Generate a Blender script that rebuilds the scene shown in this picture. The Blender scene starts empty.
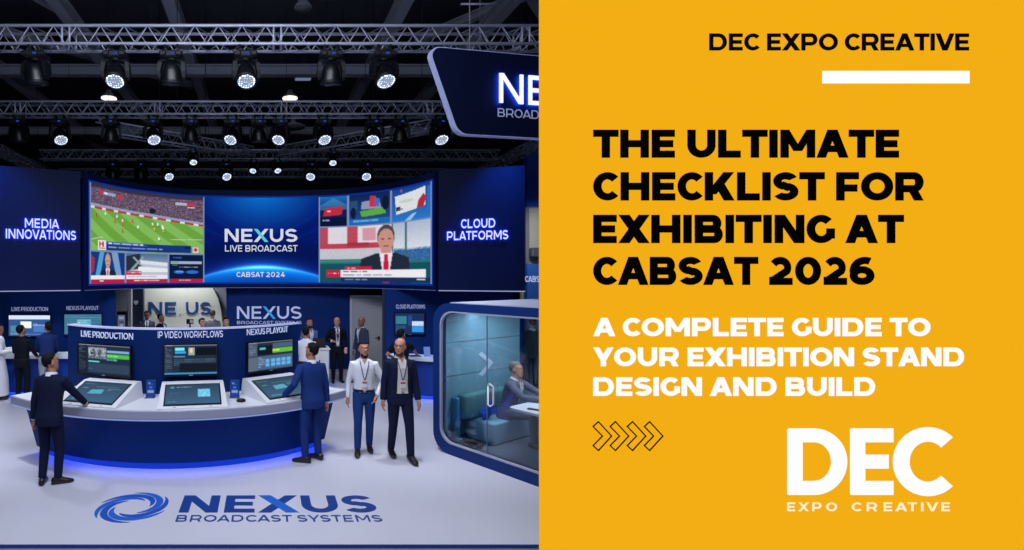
import bpy, math, random
import numpy as np
from mathutils import Vector, Matrix
R_ = math.radians
random.seed(7)
SC = bpy.context.scene
COL = SC.collection
# ------------------------------------------------------------------ camera, exposure, world, lights
FPX, CX, CY, CZ = 510.0, 265.0, 275.0, 2.8          # focal length and centre for a 1024 x 550 frame, eye height
cam_d = bpy.data.cameras.new('camera'); cam_d.sensor_width = 36.0; cam_d.lens = FPX / 1024 * 36
cam_d.shift_x = (512 - CX) / 1024; cam_d.clip_start = .05; cam_d.clip_end = 200
cam = bpy.data.objects.new('camera', cam_d); cam.location = (0, 0, CZ); cam.rotation_euler = (R_(90), 0, 0)
COL.objects.link(cam); SC.camera = cam
SC.view_settings.view_transform = 'Standard'; SC.view_settings.look = 'None'
SC.view_settings.exposure = 0.0; SC.view_settings.gamma = 1.0; SC.view_settings.use_curve_mapping = False
W = bpy.data.worlds.new('hall_air'); SC.world = W; W.use_nodes = True
W.node_tree.nodes['Background'].inputs[0].default_value = (.30, .38, .75, 1)
W.node_tree.nodes['Background'].inputs[1].default_value = 0.20

def area(name, loc, aim, size, power, col=(.84, .89, 1.0), sy=None):
    d = bpy.data.lights.new(name, 'AREA'); d.energy = power; d.color = col
    d.shape = 'RECTANGLE'; d.size = size; d.size_y = sy or size
    o = bpy.data.objects.new(name, d); o.location = loc
    o.rotation_euler = (Vector(aim) - Vector(loc)).to_track_quat('-Z', 'Y').to_euler(); COL.objects.link(o); return o
def spot(name, loc, aim, power, deg, col=(.84, .89, 1.0), rad=.15, blend=.6):
    d = bpy.data.lights.new(name, 'SPOT'); d.energy = power; d.color = col; d.spot_size = R_(deg); d.spot_blend = blend
    d.shadow_soft_size = rad
    o = bpy.data.objects.new(name, d); o.location = loc
    o.rotation_euler = (Vector(aim) - Vector(loc)).to_track_quat('-Z', 'Y').to_euler(); COL.objects.link(o); return o
area('added_stage_fill', (-1.0, 4.6, 6.6), (-.8, 8.2, 0), 5.0, 330, sy=2.0)  # unseen area lamp added before the stand to light it
area('added_aisle_fill', (-1.5, 1.0, 7.5), (-1.2, 7.0, .6), 6.0, 240, sy=3.0)  # added fill from out of view, brightening floor and faces
for i, (x, y, tx, ty, p) in enumerate([(-4.6, 8.2, -3.6, 7.5, 230), (-2.4, 8.2, -1.6, 6.4, 230), (-.3, 8.2, .3, 7.0, 260), (1.9, 8.2, 1.9, 8.0, 300), (1.2, 7.9, 2.7, 6.4, 250), (2.3, 8.2, 2.9, 9.9, 520), (-4.7, 8.2, -5.0, 9.6, 560), (-.3, 8.2, -4.6, 7.2, 120), (1.9, 8.2, 3.4, 5.7, 240),
                                       (-4.9, 11.9, -5.6, 10.6, 620), (-2.6, 11.9, -2.2, 12.8, 620), (-.75, 11.9, .6, 13.4, 560), (1.4, 11.9, 2.2, 11.6, 820), (3.2, 11.9, 3.6, 10.9, 600)]):
    spot('head_and_fill_beam', (x, y, 5.95), (tx, ty, 0), p, 72)  # beams away from a lit head are added fill evening the floor
for x, y, tx, ty in ((-6.5, 9.9, -5.3, 11.2), (5.5, 10.3, 4.9, 11.25)):
    spot('blue_accent_beam', (x, y, 6.5), (tx, ty, 3.9), 900, 44, (.02, .28, 1.0), .05, 1.0)
area('added_pod_fill', (4.16, 7.85, 2.20), (4.16, 7.85, 0), 1.5, 33, (.90, .95, 1.0), sy=1.3)  # lamp added under the pod roof to brighten its inside
spot('added_booth_fill', (9.6, 18.6, 4.8), (11.2, 21, 3.0), 300, 110, (.9, .93, 1.0), .3)  # unseen lamp added to lift the far booth's brightness
spot('back_room_downlight', (-2.6, 15.4, 3.6), (-2.6, 16.1, .8), 210, 120, (.95, .97, 1.0), .3)

# ------------------------------------------------------------------ materials
def lin(c):
    return tuple((v / 12.92 if v <= .04045 else ((v + .055) / 1.055) ** 2.4) for v in c)
def hexc(h):
    return lin(tuple(int(h[i:i + 2], 16) / 255 for i in (0, 2, 4)))
MATS = {}
def mat(name, hx, rough=.5, metal=0.0, emit=None, es=1.0, noise=0.0, nscale=20.0, spec=.5, bump=0.0):
    if name in MATS: return MATS[name]
    m = bpy.data.materials.new(name); m.use_nodes = True
    nt = m.node_tree; b = nt.nodes['Principled BSDF']; c = hexc(hx) + (1,)
    b.inputs['Base Color'].default_value = c; b.inputs['Roughness'].default_value = rough
    b.inputs['Metallic'].default_value = metal; b.inputs['Specular IOR Level'].default_value = spec
    if emit:
        b.inputs['Emission Color'].default_value = hexc(emit) + (1,); b.inputs['Emission Strength'].default_value = es
    if noise or bump:
        tc = nt.nodes.new('ShaderNodeTexCoord'); n = nt.nodes.new('ShaderNodeTexNoise'); n.inputs['Scale'].default_value = nscale
        n.inputs['Detail'].default_value = 4
        nt.links.new(tc.outputs['Object'], n.inputs['Vector'])
        if noise:
            r = nt.nodes.new('ShaderNodeMapRange'); r.inputs['To Min'].default_value = 1 - noise; r.inputs['To Max'].default_value = 1 + noise
            h = nt.nodes.new('ShaderNodeHueSaturation'); h.inputs['Color'].default_value = c
            nt.links.new(n.outputs['Fac'], r.inputs['Value']); nt.links.new(r.outputs['Result'], h.inputs['Value'])
            nt.links.new(h.outputs['Color'], b.inputs['Base Color'])
        if bump:
            bp = nt.nodes.new('ShaderNodeBump'); bp.inputs['Strength'].default_value = bump; bp.inputs['Distance'].default_value = .01
            nt.links.new(n.outputs['Fac'], bp.inputs['Height']); nt.links.new(bp.outputs['Normal'], b.inputs['Normal'])
    MATS[name] = m; return m
def glow(name, hx, s=1.0):
    """a surface that gives off light only"""
    if name in MATS: return MATS[name]
    m = bpy.data.materials.new(name); m.use_nodes = True; nt = m.node_tree; nt.nodes.clear()
    e = nt.nodes.new('ShaderNodeEmission'); o = nt.nodes.new('ShaderNodeOutputMaterial')
    e.inputs[0].default_value = hexc(hx) + (1,); e.inputs[1].default_value = s
    nt.links.new(e.outputs[0], o.inputs[0]); MATS[name] = m; return m
def screen_mat():
    if 'screen_pixels' in MATS: return MATS['screen_pixels']
    m = bpy.data.materials.new('screen_pixels'); m.use_nodes = True; nt = m.node_tree; nt.nodes.clear()
    a = nt.nodes.new('ShaderNodeAttribute'); a.attribute_name = 'pix'
    e = nt.nodes.new('ShaderNodeEmission'); o = nt.nodes.new('ShaderNodeOutputMaterial')
    nt.links.new(a.outputs['Color'], e.inputs[0]); nt.links.new(e.outputs[0], o.inputs[0]); MATS['screen_pixels'] = m; return m
def glass_mat():
    m = bpy.data.materials.new('pod_glass'); m.use_nodes = True; nt = m.node_tree; nt.nodes.clear()
    t = nt.nodes.new('ShaderNodeBsdfTransparent'); t.inputs[0].default_value = (.88, .94, .98, 1)
    g = nt.nodes.new('ShaderNodeBsdfGlossy'); g.inputs['Roughness'].default_value = .02
    f = nt.nodes.new('ShaderNodeFresnel'); f.inputs[0].default_value = 1.45
    mx = nt.nodes.new('ShaderNodeMixShader'); o = nt.nodes.new('ShaderNodeOutputMaterial')
    nt.links.new(f.outputs[0], mx.inputs[0]); nt.links.new(t.outputs[0], mx.inputs[1]); nt.links.new(g.outputs[0], mx.inputs[2])
    nt.links.new(mx.outputs[0], o.inputs[0]); return m
def lens_mat():
    """LED lens: a grid of bright dots on a darker disc, in the lens's own coordinates"""
    m = bpy.data.materials.new('led_lens'); m.use_nodes = True; nt = m.node_tree; nt.nodes.clear()
    tc = nt.nodes.new('ShaderNodeTexCoord'); v = nt.nodes.new('ShaderNodeTexVoronoi'); v.inputs['Scale'].default_value = 26
    v.inputs['Randomness'].default_value = .25
    r = nt.nodes.new('ShaderNodeMapRange'); r.inputs['From Min'].default_value = .30; r.inputs['From Max'].default_value = .52
    r.inputs['To Min'].default_value = 3.6; r.inputs['To Max'].default_value = .45
    e = nt.nodes.new('ShaderNodeEmission'); e.inputs[0].default_value = (.62, .74, 1, 1); o = nt.nodes.new('ShaderNodeOutputMaterial')
    nt.links.new(tc.outputs['Object'], v.inputs['Vector']); nt.links.new(v.outputs['Distance'], r.inputs['Value'])
    nt.links.new(r.outputs['Result'], e.inputs[1]); nt.links.new(e.outputs[0], o.inputs[0]); return m

# ------------------------------------------------------------------ mesh building
class MB:
    def __init__(s): s.v = []; s.f = []; s.m = []; s.sm = []
    def add(s, vs, fs, mi=0, sm=False):
        o = len(s.v); s.v += [tuple(v) for v in vs]
        for f in fs: s.f.append(tuple(i + o for i in f)); s.m.append(mi); s.sm.append(sm)
    def box(s, c, size, M=None, mi=0, bev=0.0):
        cx, cy, cz = c; a, b, d = size[0] / 2, size[1] / 2, size[2] / 2
        if bev > 0:
            e = min(bev, a * .9, b * .9, d * .9); vs = []; 
            for z, ins in ((-d, e), (-d + e, 0), (d - e, 0), (d, e)):
                A, B = a - ins, b - ins
                k = e if ins == 0 else e * .6
                vs += [(-A + k, -B, z), (A - k, -B, z), (A, -B + k, z), (A, B - k, z), (A - k, B, z), (-A + k, B, z), (-A, B - k, z), (-A, -B + k, z)]
            fs = [tuple(range(7, -1, -1)), tuple(range(24, 32))]
            for r in range(3):
                for i in range(8): fs.append((r * 8 + i, r * 8 + (i + 1) % 8, r * 8 + 8 + (i + 1) % 8, r * 8 + 8 + i))
        else:
            vs = [(x, y, z) for z in (-d, d) for (x, y) in ((-a, -b), (a, -b), (a, b), (-a, b))]
            fs = [(3, 2, 1, 0), (4, 5, 6, 7), (0, 1, 5, 4), (1, 2, 6, 5), (2, 3, 7, 6), (3, 0, 4, 7)]
        if M is not None: vs = [tuple(M @ Vector(v)) for v in vs]
        s.add([(v[0] + cx, v[1] + cy, v[2] + cz) for v in vs], fs, mi); return s
    def loft(s, rings, mi=0, sm=True, closed=True, caps=True):
        n = len(rings[0]); vs = [p for r in rings for p in r]; fs = []
        for i in range(len(rings) - 1):
            for j in range(n if closed else n - 1):
                k = (j + 1) % n; fs.append((i * n + j, i * n + k, (i + 1) * n + k, (i + 1) * n + j))
        if caps and closed: fs.append(tuple(range(n - 1, -1, -1))); fs.append(tuple(range((len(rings) - 1) * n, len(rings) * n)))
        s.add(vs, fs, mi, sm); return s
    def tube(s, pts, r, seg=8, mi=0, sm=True, cap=0.0):
        pts = [Vector(p) for p in pts]; n = len(pts); rr = r if isinstance(r, (list, tuple)) else [r] * n
        t0 = (pts[1] - pts[0]).normalized(); up = Vector((0, 0, 1)) if abs(t0.z) < .9 else Vector((0, 1, 0))
        a = t0.cross(up).normalized(); rings = []
        for i, p in enumerate(pts):
            t = (pts[min(i + 1, n - 1)] - pts[max(i - 1, 0)]).normalized()
            a = (a - t * a.dot(t)).normalized(); b = t.cross(a)
            q = rr[i]; qa, qb = q if isinstance(q, tuple) else (q, q)
            if cap and i == 0:
                for k, sc in ((.95, .35), (.6, .8)):
                    rings.append([p - t * qa * cap * k + (a * math.cos(w) * qa + b * math.sin(w) * qb) * sc for w in [2 * math.pi * j / seg for j in range(seg)]])
            rings.append([p + a * math.cos(w) * qa + b * math.sin(w) * qb for w in [2 * math.pi * j / seg for j in range(seg)]])
            if cap and i == n - 1:
                for k, sc in ((.6, .8), (.95, .35)):
                    rings.append([p + t * qa * cap * k + (a * math.cos(w) * qa + b * math.sin(w) * qb) * sc for w in [2 * math.pi * j / seg for j in range(seg)]])
        return s.loft(rings, mi, sm)
    def ell(s, c, r, seg=14, rg=8, M=None, mi=0):
        rings = []
        for i in range(rg + 1):
            ph = math.pi * (i + .02) / (rg + .04) - math.pi / 2
            ring = []
            for j in range(seg):
                w = 2 * math.pi * j / seg
                v = Vector((r[0] * math.cos(ph) * math.cos(w), r[1] * math.cos(ph) * math.sin(w), r[2] * math.sin(ph)))
                if M is not None: v = M @ v
                ring.append(v + Vector(c))
            rings.append(ring)
        return s.loft(rings, mi)
    def lathe(s, prof, M=None, seg=20, mi=0, sm=True):
        rings = []
        for r, z in prof:
            ring = [Vector((max(r, .0005) * math.cos(2 * math.pi * j / seg), max(r, .0005) * math.sin(2 * math.pi * j / seg), z)) for j in range(seg)]
            rings.append([M @ v for v in ring] if M is not None else ring)
        return s.loft(rings, mi, sm)
    def prism(s, poly, fn, d0, d1, mi=0, smi=None, bmi=None):
        """poly: 2-D outline; fn(u, v, d) gives the point at height d above the carrying surface"""
        n = len(poly); vs = [fn(u, v, d1) for u, v in poly] + [fn(u, v, d0) for u, v in poly]
        s.add(vs, [tuple(range(n))], mi)
        s.add(vs, [(i, n + i, n + (i + 1) % n, (i + 1) % n) for i in range(n)], mi if smi is None else smi)
        s.add(vs, [tuple(range(2 * n - 1, n - 1, -1))], (mi if smi is None else smi) if bmi is None else bmi); return s
    def build(s, name, mats, parent=None, world=True, remesh=0.0, smooth_it=0, bevel=0.0):
        me = bpy.data.meshes.new(name)
        off = Vector((0, 0, 0))
        if parent is not None and world: off = root_loc(parent)
        me.from_pydata([tuple(Vector(v) - off) for v in s.v], [], s.f)
        for m in (mats if isinstance(mats, (list, tuple)) else [mats]): me.materials.append(m)
        me.polygons.foreach_set('material_index', s.m); me.polygons.foreach_set('use_smooth', s.sm)
        me.update()
        o = bpy.data.objects.new(name, me); COL.objects.link(o)
        if remesh:
            md = o.modifiers.new('r', 'REMESH'); md.mode = 'VOXEL'; md.voxel_size = remesh; md.use_smooth_shade = True
            if smooth_it:
                sm = o.modifiers.new('s', 'SMOOTH'); sm.iterations = smooth_it; sm.factor = .5
            bpy.context.view_layer.update(); dg = bpy.context.evaluated_depsgraph_get()
            me2 = bpy.data.meshes.new_from_object(o.evaluated_get(dg)); o.modifiers.clear(); o.data = me2; bpy.data.meshes.remove(me)
            if not len(me2.materials): me2.materials.append(mats if not isinstance(mats, (list, tuple)) else mats[0])
        if bevel:
            md = o.modifiers.new('rounding', 'BEVEL'); md.width = bevel; md.segments = 4; me.polygons.foreach_set('use_smooth', [True] * len(me.polygons))
        o.name = name
        if parent is not None: o.parent = parent
        return o
def root_loc(o):
    v = Vector((0, 0, 0))
    while o is not None: v += Vector(o.location); o = o.parent
    return v
def tag(o, label, cat, group=None, kind=None):
    if label: o['label'] = label
    if cat: o['category'] = cat
    if group: o['group'] = group
    if kind: o['kind'] = kind
    return o
def thing(name, label, cat, loc=(0, 0, 0), rz=0.0, group=None):
    o = bpy.data.objects.new(name, None); o.empty_display_size = .1; COL.objects.link(o)
    o.location = loc; o.rotation_euler = (0, 0, rz); return tag(o, label, cat, group)
def struct(name, mb, m, label=None):
    o = mb.build(name, m); o['kind'] = 'structure'
    if label: o['label'] = label; 
    return o
def copy_tree(o, parent=None, label=None):
    c = o.copy(); COL.objects.link(c)
    if parent is not None: c.parent = parent
    if label: c['label'] = label
    for ch in list(o.children): copy_tree(ch, c)
    return c
def G(px, py, z=0.0):
    Y = FPX * (CZ - z) / (py - CY); return Vector(((px - CX) * Y / FPX, Y, z))
def Z(py, Y): return CZ - (py - CY) * Y / FPX
def Xp(px, Y): return (px - CX) * Y / FPX

class Surf:
    """an upright surface along a plan path; u runs along it, z up, d outwards to the stage side"""
    def __init__(s, pts, n=0):
        pts = [Vector((p[0], p[1])) for p in pts]
        if n:
            out = []; P = [pts[0] * 2 - pts[1]] + pts + [pts[-1] * 2 - pts[-2]]
            for i in range(1, len(P) - 2):
                for k in range(n):
                    t = k / n; a, b, c, d = P[i - 1], P[i], P[i + 1], P[i + 2]
                    out.append(.5 * ((2 * b) + (c - a) * t + (2 * a - 5 * b + 4 * c - d) * t * t + (3 * b - a - 3 * c + d) * t ** 3))
            out.append(pts[-1]); pts = out
        s.p = pts; s.u = [0.0]
        for a, b in zip(pts, pts[1:]): s.u.append(s.u[-1] + (b - a).length)
        s.L = s.u[-1]
    def at(s, u):
        i = 0
        while i < len(s.p) - 2 and u > s.u[i + 1]: i += 1
        t = (s.p[i + 1] - s.p[i]); L = t.length; t = t / L
        return s.p[i] + t * (u - s.u[i]), t
    def tan(s, u):
        e = min(.08, s.L / 4); a = s.at(max(0, u - e))[0]; b = s.at(min(s.L, u + e))[0]; return (b - a).normalized()
    def pt(s, u, z, d=0.0):
        q, t = s.at(u)
        if len(s.p) > 2: t = s.tan(u)
        return Vector((q.x + t.y * d, q.y - t.x * d, z))
    def u_of(s, px, d=0.0):
        lo, hi = -1.0, s.L + 1.0
        for _ in range(50):
            m = (lo + hi) / 2; p = s.pt(m, 0, d)
            if CX + FPX * p.x / p.y < px: lo = m
            else: hi = m
        return lo
    def Y(s, u): return s.at(u)[0].y
    def slab(s, mb, u0, u1, z0, z1, d0, d1, n=1, mi=0):
        us = [u0 + (u1 - u0) * i / n for i in range(n + 1)]
        rings = [[s.pt(u, z0, d0), s.pt(u, z0, d1), s.pt(u, z1, d1), s.pt(u, z1, d0)] for u in us]
        mb.loft(rings, mi, sm=False); return mb
    def fn(s): return lambda u, v, d: s.pt(u, v, d)

# ------------------------------------------------------------------ lettering: geometric capitals drawn as strokes
GW = dict(A=1.16, B=1.0, C=1.06, D=1.08, E=.84, F=.82, G=1.08, H=1.04, K=1.08, L=.82, M=1.26, N=1.06, O=1.16, P=.98, R=1.02, S=.94, T=.92, U=1.02, V=1.14, W=1.66, X=1.12, Y=1.08)
GW.update({'0': .98, '2': .88, '4': 1.02, '6': .94})
SB = dict(A=.0, V=.0, Y=.0, T=.02, X=.01, W=.01, C=.045, O=.045, G=.045, S=.03, K=.07, L=.07)
def stroke(P, pts, t):
    """a level-width line along pts, mitred at its corners"""
    pts = [Vector(p) for p in pts]; n = len(pts); L = []
    for i, p in enumerate(pts):
        d0 = (p - pts[i - 1]).normalized() if i else (pts[1] - p).normalized(); d1 = (pts[i + 1] - p).normalized() if i < n - 1 else d0
        n0, n1 = Vector((-d0.y, d0.x)), Vector((-d1.y, d1.x)); m = (n0 + n1).normalized(); L.append((p + m * (t / 2 / max(m.dot(n0), .4)), p - m * (t / 2 / max(m.dot(n0), .4))))
    for (a, c), (d, e) in zip(L, L[1:]): P.append([tuple(a), tuple(d), tuple(e), tuple(c)])
def glyph(c, w, h):
    """(list of convex outlines, width) on a cap height of 1; w = upright thickness, h = level thickness"""
    P = []; W = GW.get(c, .6) * (.86 + .52 * w)
    def rect(x0, y0, x1, y1): P.append([(x0, y0), (x1, y0), (x1, y1), (x0, y1)])
    def diag(x0, y0, x1, y1, hw): P.append([(x0 - hw, y0), (x0 + hw, y0), (x1 + hw, y1), (x1 - hw, y1)])
    def arc(cx, cy, rx, ry, a0, a1, n=14):
        q = []
        for i in range(n + 1):
            a = R_(a0 + (a1 - a0) * i / n); q.append((math.cos(a), math.sin(a)))
        for (c0, s0), (c1, s1) in zip(q, q[1:]):
            P.append([(cx + rx * c0, cy + ry * s0), (cx + rx * c1, cy + ry * s1), (cx + (rx - w) * c1, cy + (ry - h) * s1), (cx + (rx - w) * c0, cy + (ry - h) * s0)])
    if c == ' ': return P, .36
    if c == '.': rect(0, 0, w, w); return P, w
    if c == 'A': hw = w * .56; diag(hw, 0, W / 2 - .012, 1, hw); diag(W - hw, 0, W / 2 + .012, 1, hw); rect(W * .24, .20, W * .76, .20 + h * .92)
    elif c == 'B':
        rect(0, 0, w, 1)
        for y0, y1, x in ((.5 - h * .45, 1, W - .05), (0, .5 + h * .45, W)):
            ry = (y1 - y0) / 2; rect(w * .5, y0, x - ry, y0 + h); rect(w * .5, y1 - h, x - ry, y1); arc(x - ry, (y0 + y1) / 2, ry, ry, -90, 90)
    elif c == 'C': arc(.53, .5, .53, .5, 42, 318, 26); W = .93
    elif c == 'D': rect(0, 0, w, 1); rect(w * .5, 0, W - .5, h); rect(w * .5, 1 - h, W - .5, 1); arc(W - .5, .5, .5, .5, -90, 90, 18)
    elif c == 'E': rect(0, 0, w, 1); rect(w, 0, W, h); rect(w, 1 - h, W, 1); rect(w, .5 - h / 2, W * .93, .5 + h / 2)
    elif c == 'F': rect(0, 0, w, 1); rect(w, 1 - h, W, 1); rect(w, .44 - h / 2, W * .93, .44 + h / 2)
    elif c == 'G': arc(.53, .5, .53, .5, 44, 322, 26); W = max(W * .93, .96); rect(W - w, .16, W, .52)
    elif c == 'H': rect(0, 0, w, 1); rect(W - w, 0, W, 1); rect(w, .5 - h / 2, W - w, .5 + h / 2)
    elif c == 'I': rect(0, 0, w, 1); W = w
    elif c == 'K': hw = w * .64; rect(0, 0, w, 1); diag(w * .75, .22, W - hw - .02, 1, hw); diag(W - hw, 0, w * .75 + (W - w * 1.3) * .42, .60, hw)
    elif c == 'L': rect(0, 0, w, 1); rect(w, 0, W, h)
    elif c == 'M': hw = w * .52; rect(0, 0, w, 1); rect(W - w, 0, W, 1); diag(W / 2, .24, hw, 1, hw); diag(W / 2, .24, W - hw, 1, hw)
    elif c == 'N': hw = w * .60; rect(0, 0, w, 1); rect(W - w, 0, W, 1); diag(W - hw, 0, hw, 1, hw)
    elif c in 'O0': arc(W / 2, .5, W / 2, .5, 0, 360, 32)
    elif c in 'PR':
        y0 = .29; ry = (1 - y0) / 2; rect(0, 0, w, 1); rect(w * .5, y0, W - ry, y0 + h); rect(w * .5, 1 - h, W - ry, 1); arc(W - ry, (1 + y0) / 2, ry, ry, -90, 90)
        if c == 'R': diag(W - w * .56, 0, W - w * .56 - .21, .36, w * .56)
    elif c == 'S':
        ry = .25 + h / 4; rx = W / 2; arc(rx, 1 - ry, rx * .95, ry, 26, 255, 18); arc(rx, ry, rx * .98, ry, 75, -150, 18)
        stroke(P, [(rx * .72, .5 + h * .20), (rx, .5), (rx * 1.28, .5 - h * .20)], h * 1.05)
    elif c == 'T': rect(0, 1 - h, W, 1); rect(W / 2 - w / 2, 0, W / 2 + w / 2, 1)
    elif c == 'U': r = W / 2; rect(0, .45, w, 1); rect(W - w, .45, W, 1); arc(r, .45, r, .45, 180, 360, 18)
    elif c == 'V': hw = w * .56; diag(W / 2 - .012, 0, hw, 1, hw); diag(W / 2 + .012, 0, W - hw, 1, hw)
    elif c == 'W':
        hw = w * .53; diag(W * .27, 0, hw, 1, hw); diag(W * .27, 0, W / 2, 1, hw * .9); diag(W * .73, 0, W / 2, 1, hw * .9); diag(W * .73, 0, W - hw, 1, hw)
    elif c == 'X': hw = w * .66; diag(hw, 0, W - hw, 1, hw); diag(W - hw, 0, hw, 1, hw)
    elif c == 'Y': hw = w * .58; diag(W / 2, .34, hw, 1, hw); diag(W / 2, .34, W - hw, 1, hw); rect(W / 2 - w / 2, 0, W / 2 + w / 2, .44)
    elif c == '2':
        t = h * 1.04; r = (W - t) / 2 * .92; cx = W * .47; cy = 1 - t / 2 - r * .86
        pts = [(cx + r * math.cos(R_(a)), cy + r * .86 * math.sin(R_(a))) for a in range(150, -31, -12)]; stroke(P, pts + [(t * .62, h * .72)], t); rect(0, 0, W, h); rect(0, 0, w * .7, h * 1.15)
    elif c == '4': rect(W * .56, 0, W * .56 + w, .62); rect(0, .19, W, .19 + h); diag(w * .62, .19, W * .60, 1, w * .62)
    elif c == '6': arc(W / 2, .335, W / 2, .335, 0, 360, 24); arc(W * .62, .5, W * .62, .5, 66, 188, 14)
    return P, W
def text_polys(txt, w=.2, h=None, track=.12, split_x=False):
    """outlines (cap height 1) plus the letter each belongs to, and the whole width"""
    h = h or w * .85; x = 0; out = []; first = True
    for k, ch in enumerate(txt):
        ps, gw = glyph(ch, w, h); sb = SB.get(ch, .08) if ch != ' ' else 0; sc = .35 + track / .12 * .65
        if not first: x += sb * sc
        for j, p in enumerate(ps): out.append(([(x + a, c) for a, c in p], ch, j))
        x += gw + sb * sc; first = False; last = sb * sc
    return out, x - last
def put_text(mb, txt, fn, u0, u1, v0, v1, w=.2, h=None, track=.12, d0=0.0, d1=.01, mi=0, xmi=None, bmi=None, smi=None):
    """fits the words to the box u0..u1, v0..v1 of a surface"""
    ps, L = text_polys(txt, w, h, track); su = (u1 - u0) / L; sv = v1 - v0
    for p, ch, j in ps:
        q = [(u0 + a * su, v0 + b * sv) for a, b in p]
        ar = sum(q[i][0] * q[(i + 1) % len(q)][1] - q[(i + 1) % len(q)][0] * q[i][1] for i in range(len(q)))
        if ar < 0: q = q[::-1]
        m = mi
        if ch == 'X' and xmi is not None and j == 1: m = xmi
        mb.prism(q, fn, d0, d1 + (.0015 if m != mi else 0) + (d1 - d0) * .012 * (j % 30), m, smi, bmi)
def surf_text(mb, S, txt, px0, px1, py0, py1, **k):
    u0, u1 = S.u_of(px0), S.u_of(px1); Y = S.Y((u0 + u1) / 2)
    put_text(mb, txt, S.fn(), u0, u1, Z(py1, Y), Z(py0, Y), **k)

# ------------------------------------------------------------------ screens: a lattice of coloured light points painted in code
class Cv:
    def __init__(s, w, h, c='000000'):
        s.w, s.h = w, h; s.a = np.zeros((h, w, 3)); s.a[:] = s.c(c); s.y, s.x = np.mgrid[0:h, 0:w]; s.x = (s.x + .5) / w; s.y = (s.y + .5) / h
    def c(s, c): return np.array([int(c[i:i + 2], 16) / 255 for i in (0, 2, 4)]) if isinstance(c, str) else np.array(c)
    def mask(s, m, c, k=1.0): s.a[m] = s.a[m] * (1 - k) + s.c(c) * k; return s
    def rect(s, x0, y0, x1, y1, c, k=1.0): return s.mask((s.x >= x0) & (s.x < x1) & (s.y >= y0) & (s.y < y1), c, k)
    def ell(s, cx, cy, rx, ry, c, k=1.0): return s.mask(((s.x - cx) / rx) ** 2 + ((s.y - cy) / ry) ** 2 < 1, c, k)
    def poly(s, pts, c, k=1.0):
        m = np.zeros(s.x.shape, bool); n = len(pts)
        for i in range(n):
            (x0, y0), (x1, y1) = pts[i], pts[(i + 1) % n]
            if y0 == y1: continue
            m ^= ((s.y < y0) != (s.y < y1)) & (s.x < x0 + (s.y - y0) * (x1 - x0) / (y1 - y0))
        return s.mask(m, c, k)
    def lines(s, x0, y0, x1, y1, n, c, seed=0, k=.9):
        rg = random.Random(seed); dy = (y1 - y0) / n
        for i in range(n):
            x = x0
            while x < x1:
                L = rg.uniform(.02, .09) * (x1 - x0) * 3; s.rect(x, y0 + i * dy, min(x + L, x1), y0 + (i + .55) * dy, c, k * rg.uniform(.6, 1)); x += L + .012
                if rg.random() < .12: break
        return s
    def speck(s, x0, y0, x1, y1, cols, dens=.5, seed=0, k=.8):
        rg = np.random.RandomState(seed); r = rg.rand(s.h, s.w); q = rg.randint(0, len(cols), (s.h, s.w))
        reg = (s.x >= x0) & (s.x < x1) & (s.y >= y0) & (s.y < y1) & (r < dens)
        for i, c in enumerate(cols): s.mask(reg & (q == i), c, k)
        return s
    def gradv(s, c0, c1, x0=0, y0=0, x1=1, y1=1):
        m = (s.x >= x0) & (s.x < x1) & (s.y >= y0) & (s.y < y1); t = ((s.y - y0) / (y1 - y0))[..., None]
        g = s.c(c0) * (1 - t) + s.c(c1) * t; s.a[m] = g[m]; return s
    def paste(s, o, x0, y0, x1, y1):
        ix0, ix1, iy0, iy1 = int(x0 * s.w), int(x1 * s.w), int(y0 * s.h), int(y1 * s.h)
        xs = np.clip(((np.arange(ix0, ix1) - ix0 + .5) / (ix1 - ix0) * o.w).astype(int), 0, o.w - 1); ys = np.clip(((np.arange(iy0, iy1) - iy0 + .5) / (iy1 - iy0) * o.h).astype(int), 0, o.h - 1)
        s.a[iy0:iy1, ix0:ix1] = o.a[np.ix_(ys, xs)]; return s
    def mesh(s, name, fn, parent, world=True, soft=.03):
        """fn(i, j): i 0..1 across, j 0..1 down"""
        h, w = s.h, s.w; vs = []
        off = root_loc(parent) if (parent is not None and world) else Vector((0, 0, 0))
        for r in range(h):
            for q in range(w): vs.append(tuple(fn(q / (w - 1), r / (h - 1)) - off))
        fs = [(r * w + q, (r + 1) * w + q, (r + 1) * w + q + 1, r * w + q + 1) for r in range(h - 1) for q in range(w - 1)]
        me = bpy.data.meshes.new(name); me.from_pydata(vs, [], fs)
        if soft:
            p = np.pad(s.a, ((1, 1), (1, 1), (0, 0)), 'edge'); s.a = s.a * .5 + (p[:-2, 1:-1] + p[2:, 1:-1] + p[1:-1, :-2] + p[1:-1, 2:]) * .125
            s.a = s.a * (1 + np.random.RandomState(3).uniform(-soft, soft, (h, w, 1)))
        at = me.color_attributes.new('pix', 'FLOAT_COLOR', 'POINT')
        a = np.clip(s.a, 0, 1); L = np.where(a <= .04045, a / 12.92, ((a + .055) / 1.055) ** 2.4)
        at.data.foreach_set('color', np.concatenate([L.reshape(-1, 3), np.ones((h * w, 1))], 1).ravel())
        me.materials.append(screen_mat()); o = bpy.data.objects.new(name, me); COL.objects.link(o); o.parent = parent; return o

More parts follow.
